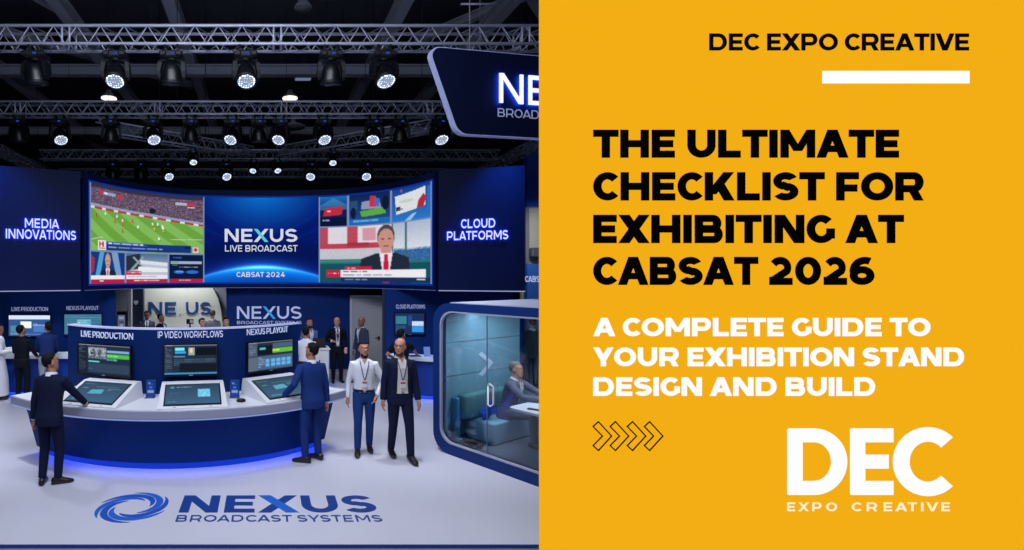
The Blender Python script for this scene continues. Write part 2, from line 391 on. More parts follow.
# ------------------------------------------------------------------ palette
NAVY = mat('navy_panel', '082c74', .5, spec=.2, noise=.04, nscale=6)
NAVY_D = mat('deep_navy_panel', '04133f', .6, spec=.12, noise=.05, nscale=5)
NAVY_G = mat('navy_gloss', '173f97', .28)
WHITE = mat('white_solid_surface', 'd6d8e0', .35)
WHITE_E = glow('white_lit_letter', 'e6ecf8', 1.0)
LILAC = glow('lit_edge_strip', 'a9b0dc', .8)
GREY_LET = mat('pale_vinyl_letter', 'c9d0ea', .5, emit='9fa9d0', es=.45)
BLUE_E = glow('blue_led_strip', '1238ff', 2.4)
HALO = glow('blue_halo_led', '1a5cff', 42.0)
CYAN_E = glow('cyan_lit_stroke', '5fd3e8', .9)
ALU = mat('truss_aluminium', 'a2a6ba', .45, .25, noise=.08, nscale=3)
BLACK = mat('black_casing', '090b12', .5, spec=.25)
BLACK_G = mat('black_gloss_casing', '07090f', .38, spec=.35)
LENS = lens_mat(); LENS_OFF = mat('dark_lens', '151b2b', .1)
BEZEL = mat('monitor_bezel', '0b0d13', .3)
CHROME = mat('brushed_steel', 'c8ccd4', .3, .9)

# ------------------------------------------------------------------ the hall
b = MB(); b.box((0, 13, -.16), (34, 40, .25)); struct('floor', b, mat('grey_hall_carpet', '77798c', .9, noise=.12, nscale=60, bump=.2))
b = MB(); b.box((0, 12.4, -.018), (18.6, 14.2, .035)); o = struct('floor_platform', b, None or mat('white_stand_floor', 'c6c6d4', .30, noise=.03, nscale=2.2))
b = MB(); b.box((0, 5.294, -.016), (18.6, .012, .034)); struct('trim_1', b, mat('blue_edge_trim', '1d4a94', .4))
b = MB(); b.box((0, 13, 11.6), (34, 40, .2)); struct('ceiling', b, mat('dark_hall_ceiling', '454855', .9, noise=.2, nscale=1.5))
HW = mat('dark_hall_wall', '1a1d28', .9, noise=.15, nscale=2)
b = MB(); b.box((0, 33, 5.7), (34, .2, 11.8)); struct('wall_back', b, HW)
b = MB(); b.box((-17, 13, 5.7), (.2, 40, 11.8)); struct('wall_left', b, HW)
b = MB(); b.box((17, 13, 5.7), (.2, 40, 11.8)); struct('wall_right', b, HW)
BEAM = mat('painted_steel_beam', '9da1b2', .7, noise=.1, nscale=2)
def ibeam(name, p0, p1, hgt, wid):
    p0, p1 = Vector(p0), Vector(p1); t = (p1 - p0).normalized(); a = t.cross(Vector((0, 0, 1))).normalized(); up = a.cross(t)
    mb = MB(); M = Matrix((a, t, up)).transposed(); L = (p1 - p0).length; c = (p0 + p1) / 2
    mb.box(c, (wid * .25, L, hgt), M); mb.box(c + up * hgt / 2, (wid, L, .05), M); mb.box(c - up * hgt / 2, (wid, L, .05), M)
    o = struct(name, mb, BEAM); return o
for i, x in enumerate((-9.5, -5.6, -2.55, 3.75, 6.6, 9.8)): ibeam('ceiling_beam', (x, 4, 10.2), (x, 32, 10.2), .34, .34)
for i, (y, z) in enumerate(((17.6, 9.85), (25, 9.85))): ibeam('ceiling_beam', (-16.5, y, z), (16.5, y, z), .3, .3)
for i, (xa, ya, xb, yb) in enumerate(((-11, 14, -3, 21), (9, 12, 5, 17), (-9, 9, -6, 15), (3.75, 10, 9.8, 17))): ibeam('ceiling_beam', (xa, ya, 10.6), (xb, yb, 10.6), .2, .22)

# hall pendants high under the ceiling
def pendant(px, py, Y, lit, label, r=.32):
    x, z = Xp(px, Y), Z(py, Y)
    t = thing('hall_pendant_lamp', label, 'ceiling lamp', (x, Y, z), group='pendants under the hall ceiling')
    b = MB(); b.lathe([(.04, .34), (.10, .30), (.14, .18), (r, .02), (r, -.0)], Matrix.Translation((x, Y, z))); b.build('lamp_shade', BEAM, t)
    b = MB(); b.lathe([(r * .93, -.005), (r * .93, -.03), (.01, -.06)], Matrix.Translation((x, Y, z))); b.build('diffuser', glow('pendant_lit', 'fff4dd', 1.6) if lit else mat('pendant_off', '6a6c78', .5), t)
    b = MB(); b.tube([(x, Y, z + .34), (x, Y, 11.5)], .012, 5); b.build('cable', BLACK, t)
pendant(109, 98, 20, True, 'lit round pendant lamp showing between the two nearest trusses, away from the grey light box')
pendant(290, 98, 20, True, 'lit round pendant lamp hanging just below the grey light box')
pendant(303, 8, 14, False, 'unlit grey disc pendant above the front truss', .24)
pendant(293, 127, 22, False, 'unlit grey disc pendant seen through the middle truss', .55)
x, y, z = Xp(303, 18), 18, Z(76, 18)
t = thing('hall_light_box', 'small grey rectangular light box hanging under the hall ceiling', 'ceiling lamp', (x, y, z))
b = MB(); b.box((x, y, z), (.62, .3, .22), bev=.03); b.build('casing', mat('lightbox_grey', '8c93a8', .5), t)
b = MB(); b.box((x, y, z - .115), (.54, .24, .01)); b.build('diffuser', glow('dim_tube', '8f99bd', .5), t)
b = MB(); b.tube([(x - .2, y, z + .1), (x - .2, y, 11.5)], .01, 5); b.build('cable', BLACK, t); b = MB(); b.tube([(x + .2, y, z + .1), (x + .2, y, 11.5)], .01, 5); b.build('cable', BLACK, t)
# hanging bar with its bridle above the front truss
x, y, z = Xp(480, 9.5), 9.5, Z(4, 9.5)
t = thing('rigging_bar', 'grey rigging bar on a Y bridle above the tilted hanging sign', 'rigging bar', (x, y, z))
b = MB(); b.tube([(x - .36, y, z), (x + .36, y, z)], .02, 8); b.build('bar', ALU, t)
b = MB(); b.tube([(x, y, 11.5), (x, y, z)], .008, 5); b.tube([(x, y, z), (x, y, z - .9)], .008, 5); b.tube([(x - .3, y, z - 1.1), (x, y, z - .6), (x + .3, y, z - 1.1)], .008, 5); b.build('bridle_cable', CHROME, t)

# ------------------------------------------------------------------ trusses
def truss(label, p0, p1, s=.29, step=.37, zt=None, joints=()):
    p0, p1 = Vector(p0), Vector(p1); d = (p1 - p0); L = d.length; d.normalize(); a = Vector((0, 0, 1)).cross(d).normalized()
    if a.y < 0: a = -a
    t = thing('box_truss', label, 'truss', tuple((p0 + p1) / 2), group='lighting trusses over the stand')
    off = {(0, 0): Vector((0, 0, 0)), (1, 0): a * s, (0, 1): Vector((0, 0, -s)), (1, 1): a * s + Vector((0, 0, -s))}
    for o in off.values():
        b = MB(); b.tube([p0 + o, p1 + o], .026, 8); b.build('chord', ALU, t)
    b = MB(); n = max(1, int(L / step))
    for q0, q1 in (((0, 0), (0, 1)), ((1, 0), (1, 1)), ((0, 0), (1, 0)), ((0, 1), (1, 1))):
        for i in range(n):
            h_ = .5 if (q0[0] == 1 and q1[0] == 1) else 0; A, B = p0 + d * (L * (i + h_) / n), p0 + d * (L * (i + h_ + .5) / n); C = p0 + d * (L * min(i + h_ + 1, n) / n)
            b.tube([A + off[q0], B + off[q1]], .009, 5); b.tube([B + off[q1], C + off[q0]], .009, 5)
    b.build('lacing', ALU, t)
    for f in joints:
        for e in (-.06, .06):
            b = MB(); c = p0 + d * (L * f + e); c0 = [c, c + a * s, c + a * s + Vector((0, 0, -s)), c + Vector((0, 0, -s))]
            b.tube([c0[0], c0[1], c0[2], c0[3], c0[0]], .018, 5); b.build('joint_frame', ALU, t)
    for f in (.06, .36, .66, .94):
        b = MB(); c = p0 + d * (L * f) + a * s / 2; b.tube([c + Vector((0, 0, 0)), (c.x, c.y, 11.5)], .007, 5); b.build('hang_cable', BLACK, t)
    return t
ZT = 6.85
truss('front box truss with six big moving heads', (-7.2, 8.2, 6.81), (7.6, 8.2, 6.81), joints=(.27, .5, .77))
truss('box truss behind the front one carrying the long row of smaller heads', (-7.4, 11.9, ZT), (7.4, 11.9, ZT), joints=(.11, .33, .53, .76))
truss('box truss above the curved video wall, third back from the aisle', (-7.3, 16.5, ZT), (7.6, 16.5, ZT), joints=(.34, .55))
truss('backmost box truss just above the top of the curved video wall', (-7.9, 19.5, ZT), (8.0, 19.5, ZT), joints=(.5,))
truss('slanting box truss from over the football picture to the V corner', (-4.3, 13.2, ZT - .02), (-.35, 16.0, ZT - .02))
truss('slanting box truss from the V corner towards the hanging sign', (.35, 16.0, ZT - .02), (4.3, 13.2, ZT - .02))
truss('side box truss running back over the MEDIA INNOVATIONS panel', (-8.2, 9.5, ZT), (-8.2, 19.3, ZT))
truss('side box truss running back over the CLOUD PLATFORMS panel', (8.3, 9.5, ZT), (8.3, 19.3, ZT))

# ------------------------------------------------------------------ moving heads
def moving_head(x, Y, zb, k, on, yaw, label, dg=30):
    """hangs from the chord at height zb; k = size; on = lit and tilted to the hall"""
    t = thing('moving_head_light', label, 'stage light', (x, Y, zb), group='moving head lights on the trusses')
    T = Matrix.Translation((x, Y, zb))
    def part(fn, name, m):
        b = MB(); fn(b); o = b.build(name, m, t); return o
    for e in (-.1, .1):
            b = MB(); b.box((x + e * k, Y, zb - .03 * k), (.05 * k, .07 * k, .12 * k), bev=.01); b.tube([(x + e * k, Y - .05 * k, zb + .03), (x + e * k, Y + .05 * k, zb + .03)], .03 * k, 8); b.build('clamp', BLACK, t)
    part(lambda b: (b.box((x, Y, zb - .12 * k), (.34 * k, .26 * k, .13 * k), bev=.03 * k), b.box((x, Y - .132 * k, zb - .12 * k), (.12 * k, .006, .05 * k)), b.box((x - .13 * k, Y, zb - .12 * k), (.12 * k, .30 * k, .09 * k), bev=.02), b.box((x + .13 * k, Y, zb - .12 * k), (.12 * k, .30 * k, .09 * k), bev=.02)), 'base', BLACK)
    part(lambda b: b.box((x + .03 * k, Y - .1365 * k, zb - .12 * k), (.055 * k, .004, .03 * k)), 'status_display', glow('blue_status', '2a4fb0', .8))
    Ry = Matrix.Rotation(yaw, 4, 'Z'); pz = zb - .41 * k
    def yoke(b):
        b.lathe([(.09 * k, zb - .17 * k), (.1 * k, zb - .21 * k)], Matrix.Translation((x, Y, 0)))
        for sx in (-1, 1):
            rings = []
            for zz, wx, dx, xo in ((-.18, .18, .11, .08), (-.24, .07, .15, .185), (-.39, .055, .17, .205), (-.48, .05, .11, .20), (-.51, .03, .05, .198)):
                rings.append([T @ Ry @ Vector((k * (sx * xo + wx / 2 * a), k * dx / 2 * c, k * zz)) for a, c in ((-1, -1), (1, -1), (1, 1), (-1, 1))])
            b.loft(rings, sm=False)
    part(yoke, 'yoke', BLACK)
    tilt = R_(dg) if on else R_(-12)
    M = Matrix.Translation((x, Y, pz)) @ Ry @ Matrix.Rotation(-tilt, 4, 'X')     # local -Z is the beam
    part(lambda b: b.lathe([(.02 * k, .17 * k), (.085 * k, .165 * k), (.125 * k, .12 * k), (.150 * k, .03 * k), (.160 * k, -.06 * k), (.170 * k, -.12 * k), (.170 * k, -.165 * k), (.15 * k, -.168 * k)], M, 22), 'head', BLACK_G)
    part(lambda b: b.lathe([(.170 * k, -.11 * k), (.178 * k, -.115 * k), (.178 * k, -.175 * k), (.166 * k, -.177 * k), (.166 * k, -.162 * k)], M, 22), 'front_ring', BLACK)
    b = MB(); b.lathe([(.166 * k, 0), (.10 * k, -.012 * k), (.002, -.018 * k)], None, 22)
    o = b.build('lens', LENS if on else LENS_OFF, t, world=False)
    L = M @ Matrix.Translation((0, 0, -.164 * k)); o.matrix_local = Matrix.Translation((-x, -Y, -zb)) @ L
    return t
ords = ['first', 'second', 'third', 'fourth', 'fifth', 'sixth', 'seventh', 'eighth', 'ninth', 'tenth', 'eleventh', 'twelfth']
def lamp(x, Y, ztop, on, k, n, where, dg):
    yaw = math.atan2(x, Y) * .7 + random.uniform(-.45, .45)
    moving_head(x, Y, ztop - .317 - .061 * k, k, on, -yaw if on else random.uniform(-.3, .3), f"{'lit white-dotted moving head light' if on else 'unlit black moving head light'}, {ords[n]} along {where}", dg)
for i, (px, on) in enumerate([(36, 0), (116, 1), (172, 0), (246, 1), (331, 0), (384, 1)]): lamp(Xp(px, 8.2), 8.2, 6.81, on, .98, i, 'the front truss', 26)
for i, (px, on) in enumerate([(19, 0), (60, 1), (111, 0), (153, 1), (191, 0), (232, 1), (259, 0), (280, 1), (323, 1), (374, 0), (400, 0), (440, 1)]):
    lamp(Xp(px, 11.9), 11.9, ZT, {323: 1, 374: 1}.get(px, on), 1.0, i, 'the truss behind the front one', 34)
for i, (x, Y, on) in enumerate([(-2.08, 14.77, 1), (-.36, 15.98, 1), (.38, 15.96, 1), (1.98, 14.85, 1)]): lamp(x, Y, ZT - .05, on, .72, i, 'the two slanting trusses of the V', 36)
for i, (px, on) in enumerate([(113, 0), (141, 0), (168, 1), (226, 1), (311, 1), (366, 1)]): lamp(Xp(px, 16.5), 16.5, ZT, on, .98, i, 'the third truss back', 44)

# ------------------------------------------------------------------ hanging sign
sx, sy, sphi = Xp(432, 7.0), 7.0, R_(10.4)
t = thing('hanging_sign', 'dark navy hanging sign with rounded tapering outline, pale edge and glowing NEXUS letters', 'sign', (sx, sy, 4.78))
ct, st = math.cos(sphi), math.sin(sphi)
sfn = lambda u, v, d: Vector((sx + u * ct + d * st, sy + u * st - d * ct, v))
def rounded(pts, rad, n=7):
    out = []; N = len(pts)
    for i in range(N):
        p, a, c = Vector(pts[i]), Vector(pts[i - 1]), Vector(pts[(i + 1) % N]); e0, e1 = (a - p).normalized(), (c - p).normalized()
        r = rad[i] if isinstance(rad, (list, tuple)) else rad
        ang = e0.angle(e1); dl = r / math.tan(ang / 2); q0, q1 = p + e0 * dl, p + e1 * dl; bis = (e0 + e1).normalized(); cc = p + bis * (r / math.sin(ang / 2))
        w0 = math.atan2((q0 - cc).y, (q0 - cc).x); w1 = math.atan2((q1 - cc).y, (q1 - cc).x); dw = (w1 - w0 + math.pi) % (2 * math.pi) - math.pi
        for k in range(n + 1): w = w0 + dw * k / n; out.append((cc.x + r * math.cos(w), cc.y + r * math.sin(w)))
    return out
op = rounded([(.40, 4.76), (3.5, 4.76), (3.95, 5.93), (-.05, 5.93)], [.20, .20, .12, .12])
b = MB(); b.prism(op, sfn, -.08, .0); b.build('face_panel', mat('sign_navy', '050d2a', .6, spec=.1, noise=.05, nscale=4), t)
b = MB(); n = len(op); ctr = Vector((1.95, 5.35))
rings = []
for u, v in op:
    dv = (Vector((u, v)) - ctr).normalized() * .028
    rings.append([sfn(u, v, .006), sfn(u + dv.x, v + dv.y, .006), sfn(u + dv.x, v + dv.y, -.085), sfn(u, v, -.085)])
rings.append(rings[0]); b.loft(rings, sm=False, caps=False); b.build('edge_band', mat('sign_edge', '9298c0', .4, emit='8088b8', es=.12), t)
b = MB(); put_text(b, 'NEXUS', sfn, 1.0, 3.0, 5.215, 5.63, w=.15, h=.135, track=.19, d0=.03, d1=.045, mi=0, bmi=1)
b.build('lettering', [glow('sign_letter', 'f4f7ff', 1.1), HALO], t)
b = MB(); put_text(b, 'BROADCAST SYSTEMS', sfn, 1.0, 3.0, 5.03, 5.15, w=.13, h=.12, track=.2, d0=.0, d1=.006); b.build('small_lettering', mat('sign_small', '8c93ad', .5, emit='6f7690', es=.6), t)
for u in (.6, 3.3):
    b = MB(); p = sfn(u, 5.96, -.05); b.tube([p, (p.x, p.y, 11.5)], .008, 5); b.build('hang_cable', CHROME, t)

# ------------------------------------------------------------------ fascia and curved video wall
HZ0, HZ1, SZ0, SZ1 = 2.452, 5.17, 2.595, 4.955
LED = Surf([(-4.10, 11.72), (-3.80, 12.42), (-3.31, 13.12), (-2.53, 13.78), (-1.71, 14.12), (-.1, 14.25), (1.51, 14.14), (2.42, 13.78), (3.15, 13.12), (3.58, 12.42), (3.86, 11.65)], 6)
NU = 60
t = thing('video_wall', 'curved navy fascia with the big LED screens showing football, NEXUS LIVE BROADCAST and a newsreader', 'video wall', (0, 14.25, HZ0))
b = MB(); LED.slab(b, 0, LED.L, HZ0, HZ1, -.13, -.02, NU); b.build('fascia', NAVY_D, t)
b = MB(); LED.slab(b, 0, LED.L, HZ0 - .012, HZ0 + .002, -.06, -.015, NU); b.build('edge_strip', mat('fascia_edge', '5d6a9c', .4, emit='4a568a', es=.4), t)
ua, ub, uc, ud = LED.u_of(90.5), LED.u_of(203.8), LED.u_of(319.3), LED.u_of(431)
b = MB(); LED.slab(b, ua - .05, ud + .05, SZ0 - .05, SZ1 + .05, -.03, .0, NU); b.build('screen_frame', glow('blue_screen_surround', '0c2f92', .9), t)
def led(name, cv, u0, u1, z0, z1, d=.012, soft=.035):
    return cv.mesh(name, lambda i, j: LED.pt(u0 + (u1 - u0) * i, z1 + (z0 - z1) * j, d), t, soft=soft)
# football
cv = Cv(230, 150, '6aa13e')
yb = lambda x: .375 + .02 * x + .13 * x * x
crowd = cv.y < yb(cv.x)
for i in range(16):
    sl = (cv.x * 1.0 - (cv.y - .3) * .55) * 8.5
cv.mask(((np.floor((cv.x - (cv.y - .35) * .75) * 8.0) % 2) == 0) & ~crowd, '7fb75a')
cv.mask(crowd, '54405a'); cm = Cv(230, 150, '54405a'); cm.speck(0, 0, 1, 1, ['7a3848', '34324c', '8c8296', '5e2a3a', '262a42', 'b0a8b6', '5c6484'], .9, 3); cv.a[crowd] = cm.a[crowd]
cv.mask(cv.y < .05 + .02 * cv.x, '2a2a3c', .8); 
band = (cv.y > yb(cv.x) - .075) & (cv.y < yb(cv.x) - .035); cv.mask(band, '9fb6d8', .75)
band = (cv.y > yb(cv.x) - .035) & (cv.y < yb(cv.x)); cv.mask(band, 'b23a4c'); cv.mask(band & ((np.floor(cv.x * 26) % 3) == 0), 'e4d9de')
cv.mask(np.abs(cv.y - (.62 + .14 * cv.x)) < .006, 'a9cf8e', .0)
cv.mask((np.abs(cv.y - (.80 - .05 * cv.x)) < .006) & (cv.x > .72), 'b7d8a0'); cv.mask((np.abs(cv.y - (.44 + .40 * (1 - cv.x))) < .007) & (cv.x < .12), 'b7d8a0')
cv.ell(.575, .30, .028, .045, '1c1f30')
rg = random.Random(5)
for k, (px_, py_, c) in enumerate([(.06, .47, 'c0392b'), (.15, .43, 'e8e8e8'), (.26, .45, 'e8e8e8'), (.24, .52, 'd35454'), (.31, .51, 'ece6e6'), (.31, .55, 'd35454'), (.31, .66, 'c8643a'), (.40, .49, 'd35454'), (.45, .585, 'f0f0f0'), (.575, .52, 'e8e8e8'), (.59, .60, 'e7b63a'), (.62, .52, 'f0f0f0'), (.66, .55, 'f0f0f0'), (.67, .62, 'e7b63a'), (.63, .76, 'f0f0f0'), (.665, .58, 'f0f0f0')]):
    cv.ell(px_, py_, .0075, .028, c); cv.ell(px_ + .006, py_ + .03, .012, .008, '4a7a30', .7)
cv.rect(.085, .09, .13, .145, 'c8324a'); cv.rect(.13, .10, .25, .15, '9fb4d2', .8); cv.rect(.26, .11, .315, .165, 'c8324a'); cv.lines(.14, .11, .25, .15, 1, 'e8eef8', 2)
cv.rect(.77, .12, .92, .165, 'c9ccd8', .8); cv.rect(.865, .115, .935, .17, 'c8324a'); cv.rect(.87, .19, .93, .205, 'dcdce6', .8)
cv.poly([(.075, .84), (.155, .84), (.155, .985), (.075, .985)], 'e9e4ea'); cv.rect(.085, .86, .10, .94, 'c02a46'); cv.rect(.118, .86, .133, .94, 'c02a46'); cv.rect(.085, .885, .133, .91, 'c02a46'); cv.rect(.083, .955, .15, .97, 'c02a46')
cv.rect(.158, .86, .90, .985, '17357e'); cv.rect(.158, .855, .53, .90, '2c4f9c'); cv.rect(.85, .875, .90, .92, '0f2860'); cv.lines(.18, .865, .50, .90, 1, 'f0f3fa', 8, 1); cv.lines(.18, .925, .66, .965, 1, 'cfd8ee', 9, .9)
cv.rect(.915, .885, .96, .985, 'd9c6d2'); cv.ell(.937, .93, .014, .03, 'c02a46')
FOOT = SZ1 - (SZ1 - SZ0) * .665
led('football_screen', cv, ua, ub - .02, FOOT, SZ1)
def newsman(cv, cx, top, s, suit='1b2440', tie='c4203a', skin='c79a88', hair='5c4a48'):
    cv.poly([(cx - .30 * s, 1), (cx - .27 * s, top + .36 * s * 1.9), (cx - .10 * s, top + .30 * s * 1.9), (cx + .10 * s, top + .30 * s * 1.9), (cx + .27 * s, top + .36 * s * 1.9), (cx + .30 * s, 1)], suit)
    cv.poly([(cx - .075 * s, top + .29 * s * 1.9), (cx + .075 * s, top + .29 * s * 1.9), (cx + .02 * s, 1), (cx - .02 * s, 1)], 'e6e4ec')
    cv.poly([(cx - .022 * s, top + .315 * s * 1.9), (cx + .022 * s, top + .315 * s * 1.9), (cx + .034 * s, 1), (cx - .034 * s, 1)], tie)
    cv.rect(cx - .05 * s, top + .2 * s * 1.9, cx + .05 * s, top + .30 * s * 1.9, skin)
    cv.ell(cx, top + .12 * s * 1.9, .098 * s, .135 * s * 1.9, hair); cv.ell(cx, top + .155 * s * 1.9, .088 * s, .125 * s * 1.9, skin)
    cv.rect(cx - .05 * s, top + .135 * s * 1.9, cx - .018 * s, top + .15 * s * 1.9, '5a3a38'); cv.rect(cx + .018 * s, top + .135 * s * 1.9, cx + .05 * s, top + .15 * s * 1.9, '5a3a38'); cv.rect(cx - .03 * s, top + .215 * s * 1.9, cx + .03 * s, top + .228 * s * 1.9, '8a4a48')
c1 = Cv(76, 72, '123a7c'); c1.poly([(.28, 0), (.42, 0), (.25, 1), (.10, 1)], '4f9fd0'); c1.poly([(.62, 0), (.80, 0), (.95, 1), (.80, 1)], '7a9ac8'); c1.poly([(0, .1), (.12, .2), (.10, .6), (0, .7)], 'a82c44')
newsman(c1, .52, .06, .82, hair='b08c80'); c1.rect(0, .73, 1, .86, 'e6e6ee'); c1.rect(0, .86, 1, 1, 'b8203e'); c1.lines(.28, .89, .72, .97, 1, 'f3e6ea', 2)
c2 = Cv(80, 72, 'b9c0d0'); c2.gradv('4a6a90', '8a98b0', 0, 0, 1, .35); c2.poly([(.0, .1), (.35, .0), (.36, .5), (0, .6)], '27303c'); c2.poly([(.1, .55), (.4, .1), (.44, .12), (.15, .6)], '8fa0a8'); c2.poly([(.2, .1), (.5, .55), (.47, .58), (.16, .14)], '8fa0a8'); c2.poly([(.35, .22), (1, .30), (1, .42), (.35, .34)], 'd9dde6'); c2.poly([(.3, .44), (1, .5), (1, .62), (.3, .62)], 'e6e8ee')
c2.rect(0, .60, .38, .72, 'bc2440'); c2.lines(.04, .63, .36, .69, 1, 'f2dde2', 4); c2.rect(0, .72, 1, .86, 'e3e4ec'); c2.lines(.05, .76, .96, .83, 1, '8a8fa4', 5, .7); c2.rect(0, .86, 1, 1, 'b8203e'); c2.lines(.2, .89, .80, .97, 1, 'f3e6ea', 6)
c3 = Cv(64, 72, '0b1c3e'); c3.lines(.12, .08, .68, .18, 1, '3a63c4', 1); c3.rect(.05, .24, .95, .33, 'b8c0d4', .9); c3.lines(.08, .26, .9, .31, 1, '6a7490', 2); c3.lines(.1, .36, .55, .42, 1, '58c060', 3); c3.lines(.3, .43, .85, .48, 1, 'c8ccd8', 4); c3.ell(.3, .62, .16, .06, '2f6cd0'); c3.ell(.68, .62, .18, .06, '2f6cd0'); c3.lines(.2, .58, .85, .66, 1, '9cc4f0', 7)
c3.rect(0, .86, 1, 1, 'b8203e'); c3.lines(.3, .89, .66, .97, 1, 'f3e6ea', 9)
w0 = ub - .02 - ua
for nm, c, f0, f1 in (('presenter_tile', c1, 0, .330), ('aircraft_tile', c2, .345, .705), ('schedule_tile', c3, .72, 1.0)): led(nm, c, ua + w0 * f0, ua + w0 * f1, SZ0, FOOT - .035)
b = MB(); LED.slab(b, ua, ub - .01, FOOT - .035, FOOT, .002, .014, 20)
for f in (.3375, .7125): LED.slab(b, ua + w0 * (f - .0065), ua + w0 * (f + .0065), SZ0, FOOT - .035, .002, .014, 1)
LED.slab(b, ub - .02, ub + .015, SZ0, SZ1, .002, .016, 1); LED.slab(b, uc - .015, uc + .02, SZ0, SZ1, .002, .016, 1); LED.slab(b, ua - .03, ua, SZ0, SZ1, .002, .014, 1)
b.build('tile_border', glow('pale_tile_border', '7a90c0', .9), t)
# centre: planet rim under a blue sky
cv = Cv(170, 118, '06186a'); r = np.sqrt(((cv.x - .5) / .62) ** 2 + ((cv.y + .08) / .55) ** 2); g = np.clip(1 - r, 0, 1)[..., None]
cv.a = cv.a * (1 - g) + cv.c('0a7ad8') * g; q = np.abs(np.sin(r * 14)) < .25; cv.mask(q & (cv.y < .55), '0a55b8', .12)
dk = np.exp(-(((cv.y - .66) / .14) ** 2))[..., None] * .55; cv.a = cv.a * (1 - dk) + cv.c('03103e') * dk
rim = .815 + .42 * (cv.x - .5) ** 2
below = cv.y > rim; fade = np.clip((cv.y - rim) / .2, 0, 1)[..., None]; e = np.where(below[..., None], cv.c('0a60c4') * (1 - fade * .6) + cv.c('062a80') * fade * .6, cv.a); cv.a = e
gl = np.exp(-np.abs(cv.y - rim) / .055)[..., None] * np.exp(-((cv.x - .5) / .42) ** 2)[..., None]; cv.a = np.clip(cv.a + gl * cv.c('1f7fd0') * .9, 0, 1)
gl = np.exp(-np.abs(cv.y - rim) / .012)[..., None] * (.25 + .75 * np.exp(-((cv.x - .5) / .2) ** 2))[..., None]; cv.a = np.clip(cv.a + gl * cv.c('a8e6ff') * .9, 0, 1)
led('logo_screen', cv, ub + .015, uc - .015, SZ0, SZ1, soft=.02)
def ledtext(name, txt, px0, px1, py0, py1, mats, **k):
    b = MB(); u0, u1 = LED.u_of(px0), LED.u_of(px1); Y = LED.Y((u0 + u1) / 2); put_text(b, txt, LED.fn(), u0, u1, Z(py1, Y), Z(py0, Y), d0=.012, d1=.022, **k); return b.build(name, mats, t)
ledtext('logo_lettering', 'NEXUS', 224.7, 297.5, 229, 242, [glow('screen_white', 'd9ddE8'.lower(), .95), CYAN_E], w=.21, h=.19, track=.16, xmi=1)
ledtext('broadcast_lettering', 'LIVE BROADCAST', 225, 297.5, 245.2, 251.6, glow('screen_white', 'd9dde8'), w=.17, h=.15, track=.2)
ledtext('event_lettering', 'CABSAT 2024', 236.5, 285, 272, 277, glow('screen_white', 'd9dde8'), w=.2, h=.18, track=.2)
# newsreader and tiles
cv = Cv(150, 100, 'cfd0da'); cv.rect(0, 0, .62, .42, 'cbb9c0'); cv.rect(0, .0, .07, .30, 'b04a5c'); cv.rect(.22, .0, .31, .32, 'b8485a'); cv.rect(.0, .30, .55, .39, 'bb3f54'); cv.rect(.22, .28, .40, .36, 'a83048'); cv.rect(.07, .0, .22, .30, 'd9d4dc'); cv.rect(.31, .0, .52, .29, 'dcd6de'); cv.rect(.35, .04, .46, .26, 'c86a78', .6)
for k in range(6): cv.rect(.005 + k * .075, .43, .06 + k * .075, .50, 'dedfe6')
cv.rect(0, .40, .52, .58, 'bcbcc8', .8); cv.rect(0, .58, 1, .66, '2a6f7c'); cv.rect(0, .66, 1, 1, '16505c'); cv.rect(0, .60, .55, .63, '4ca06a', .6)
cv.gradv('a9b4cc', 'd6dae4', .62, 0, 1, .45); cv.rect(.62, .45, 1, .60, '2d5f98'); cv.speck(.62, .42, 1, .62, ['1c4a80', '5a86b8', '3a6ea8'], .6, 4); cv.rect(.60, 0, .615, .66, '4a6a78'); cv.rect(.73, 0, .745, .62, '3c6874')
newsman(cv, .55, .03, .80, hair='4c4448', skin='c58f80', suit='222a3c')
cv.rect(.20, .715, .43, .775, 'bf2440'); cv.lines(.22, .73, .41, .765, 1, 'f5e4e8', 3); cv.rect(.055, .775, .17, .905, 'bf2440'); cv.lines(.065, .82, .16, .86, 1, 'f5e4e8', 4); cv.rect(.17, .775, .95, .905, 'eceaf0'); cv.lines(.19, .795, .42, .825, 1, '42465c', 5); cv.lines(.19, .855, .60, .885, 1, '6a6e84', 6)
cv.rect(.17, .905, 1, .985, '16305e'); cv.lines(.20, .93, .78, .965, 1, 'a8bcdc', 7); cv.rect(.85, .92, .94, .945, 'd8dce8')
w1 = ud - uc - .02; SPL = SZ1 - (SZ1 - SZ0) * .345
led('newsreader_screen', cv, uc + .02, ud, SZ0, SPL - .035)
c1 = Cv(48, 60, '0a2050'); c1.gradv('1f6fb0', '123a80', 0, 0, 1, .32); c1.poly([(0, .3), (.5, .05), (1, .3), (1, .45), (0, .45)], '4a8cc0', .6); c1.poly([(.18, .40), (.85, .34), (.80, .62), (.12, .66)], 'bf2a3e'); c1.lines(.28, .46, .72, .56, 1, 'f3d8da', 2); c1.rect(0, .70, 1, 1, '0b1636'); c1.lines(.1, .76, .9, .86, 1, 'cdd2e0', 3)
c2 = Cv(84, 60, '14305c'); c2.gradv('0e2450', '24508c'); c2.rect(.02, .2, .2, .5, '2a4a7a'); c2.poly([(.3, .25), (.72, .2), (.78, .5), (.28, .5)], '8a94b4'); c2.poly([(.5, .08), (.64, .10), (.66, .45), (.48, .42)], 'c4324a'); c2.poly([(.62, .15), (.74, .2), (.72, .45), (.62, .40)], '3a6cc0'); c2.poly([(.25, .55), (.85, .48), (.9, .68), (.3, .74)], '58a83c'); c2.ell(.88, .35, .09, .22, '101a34'); c2.ell(.10, .6, .06, .18, '101a34'); c2.rect(0, .80, 1, 1, '1f66b0'); c2.lines(.1, .84, .9, .95, 1, '6fb0e0', 5)
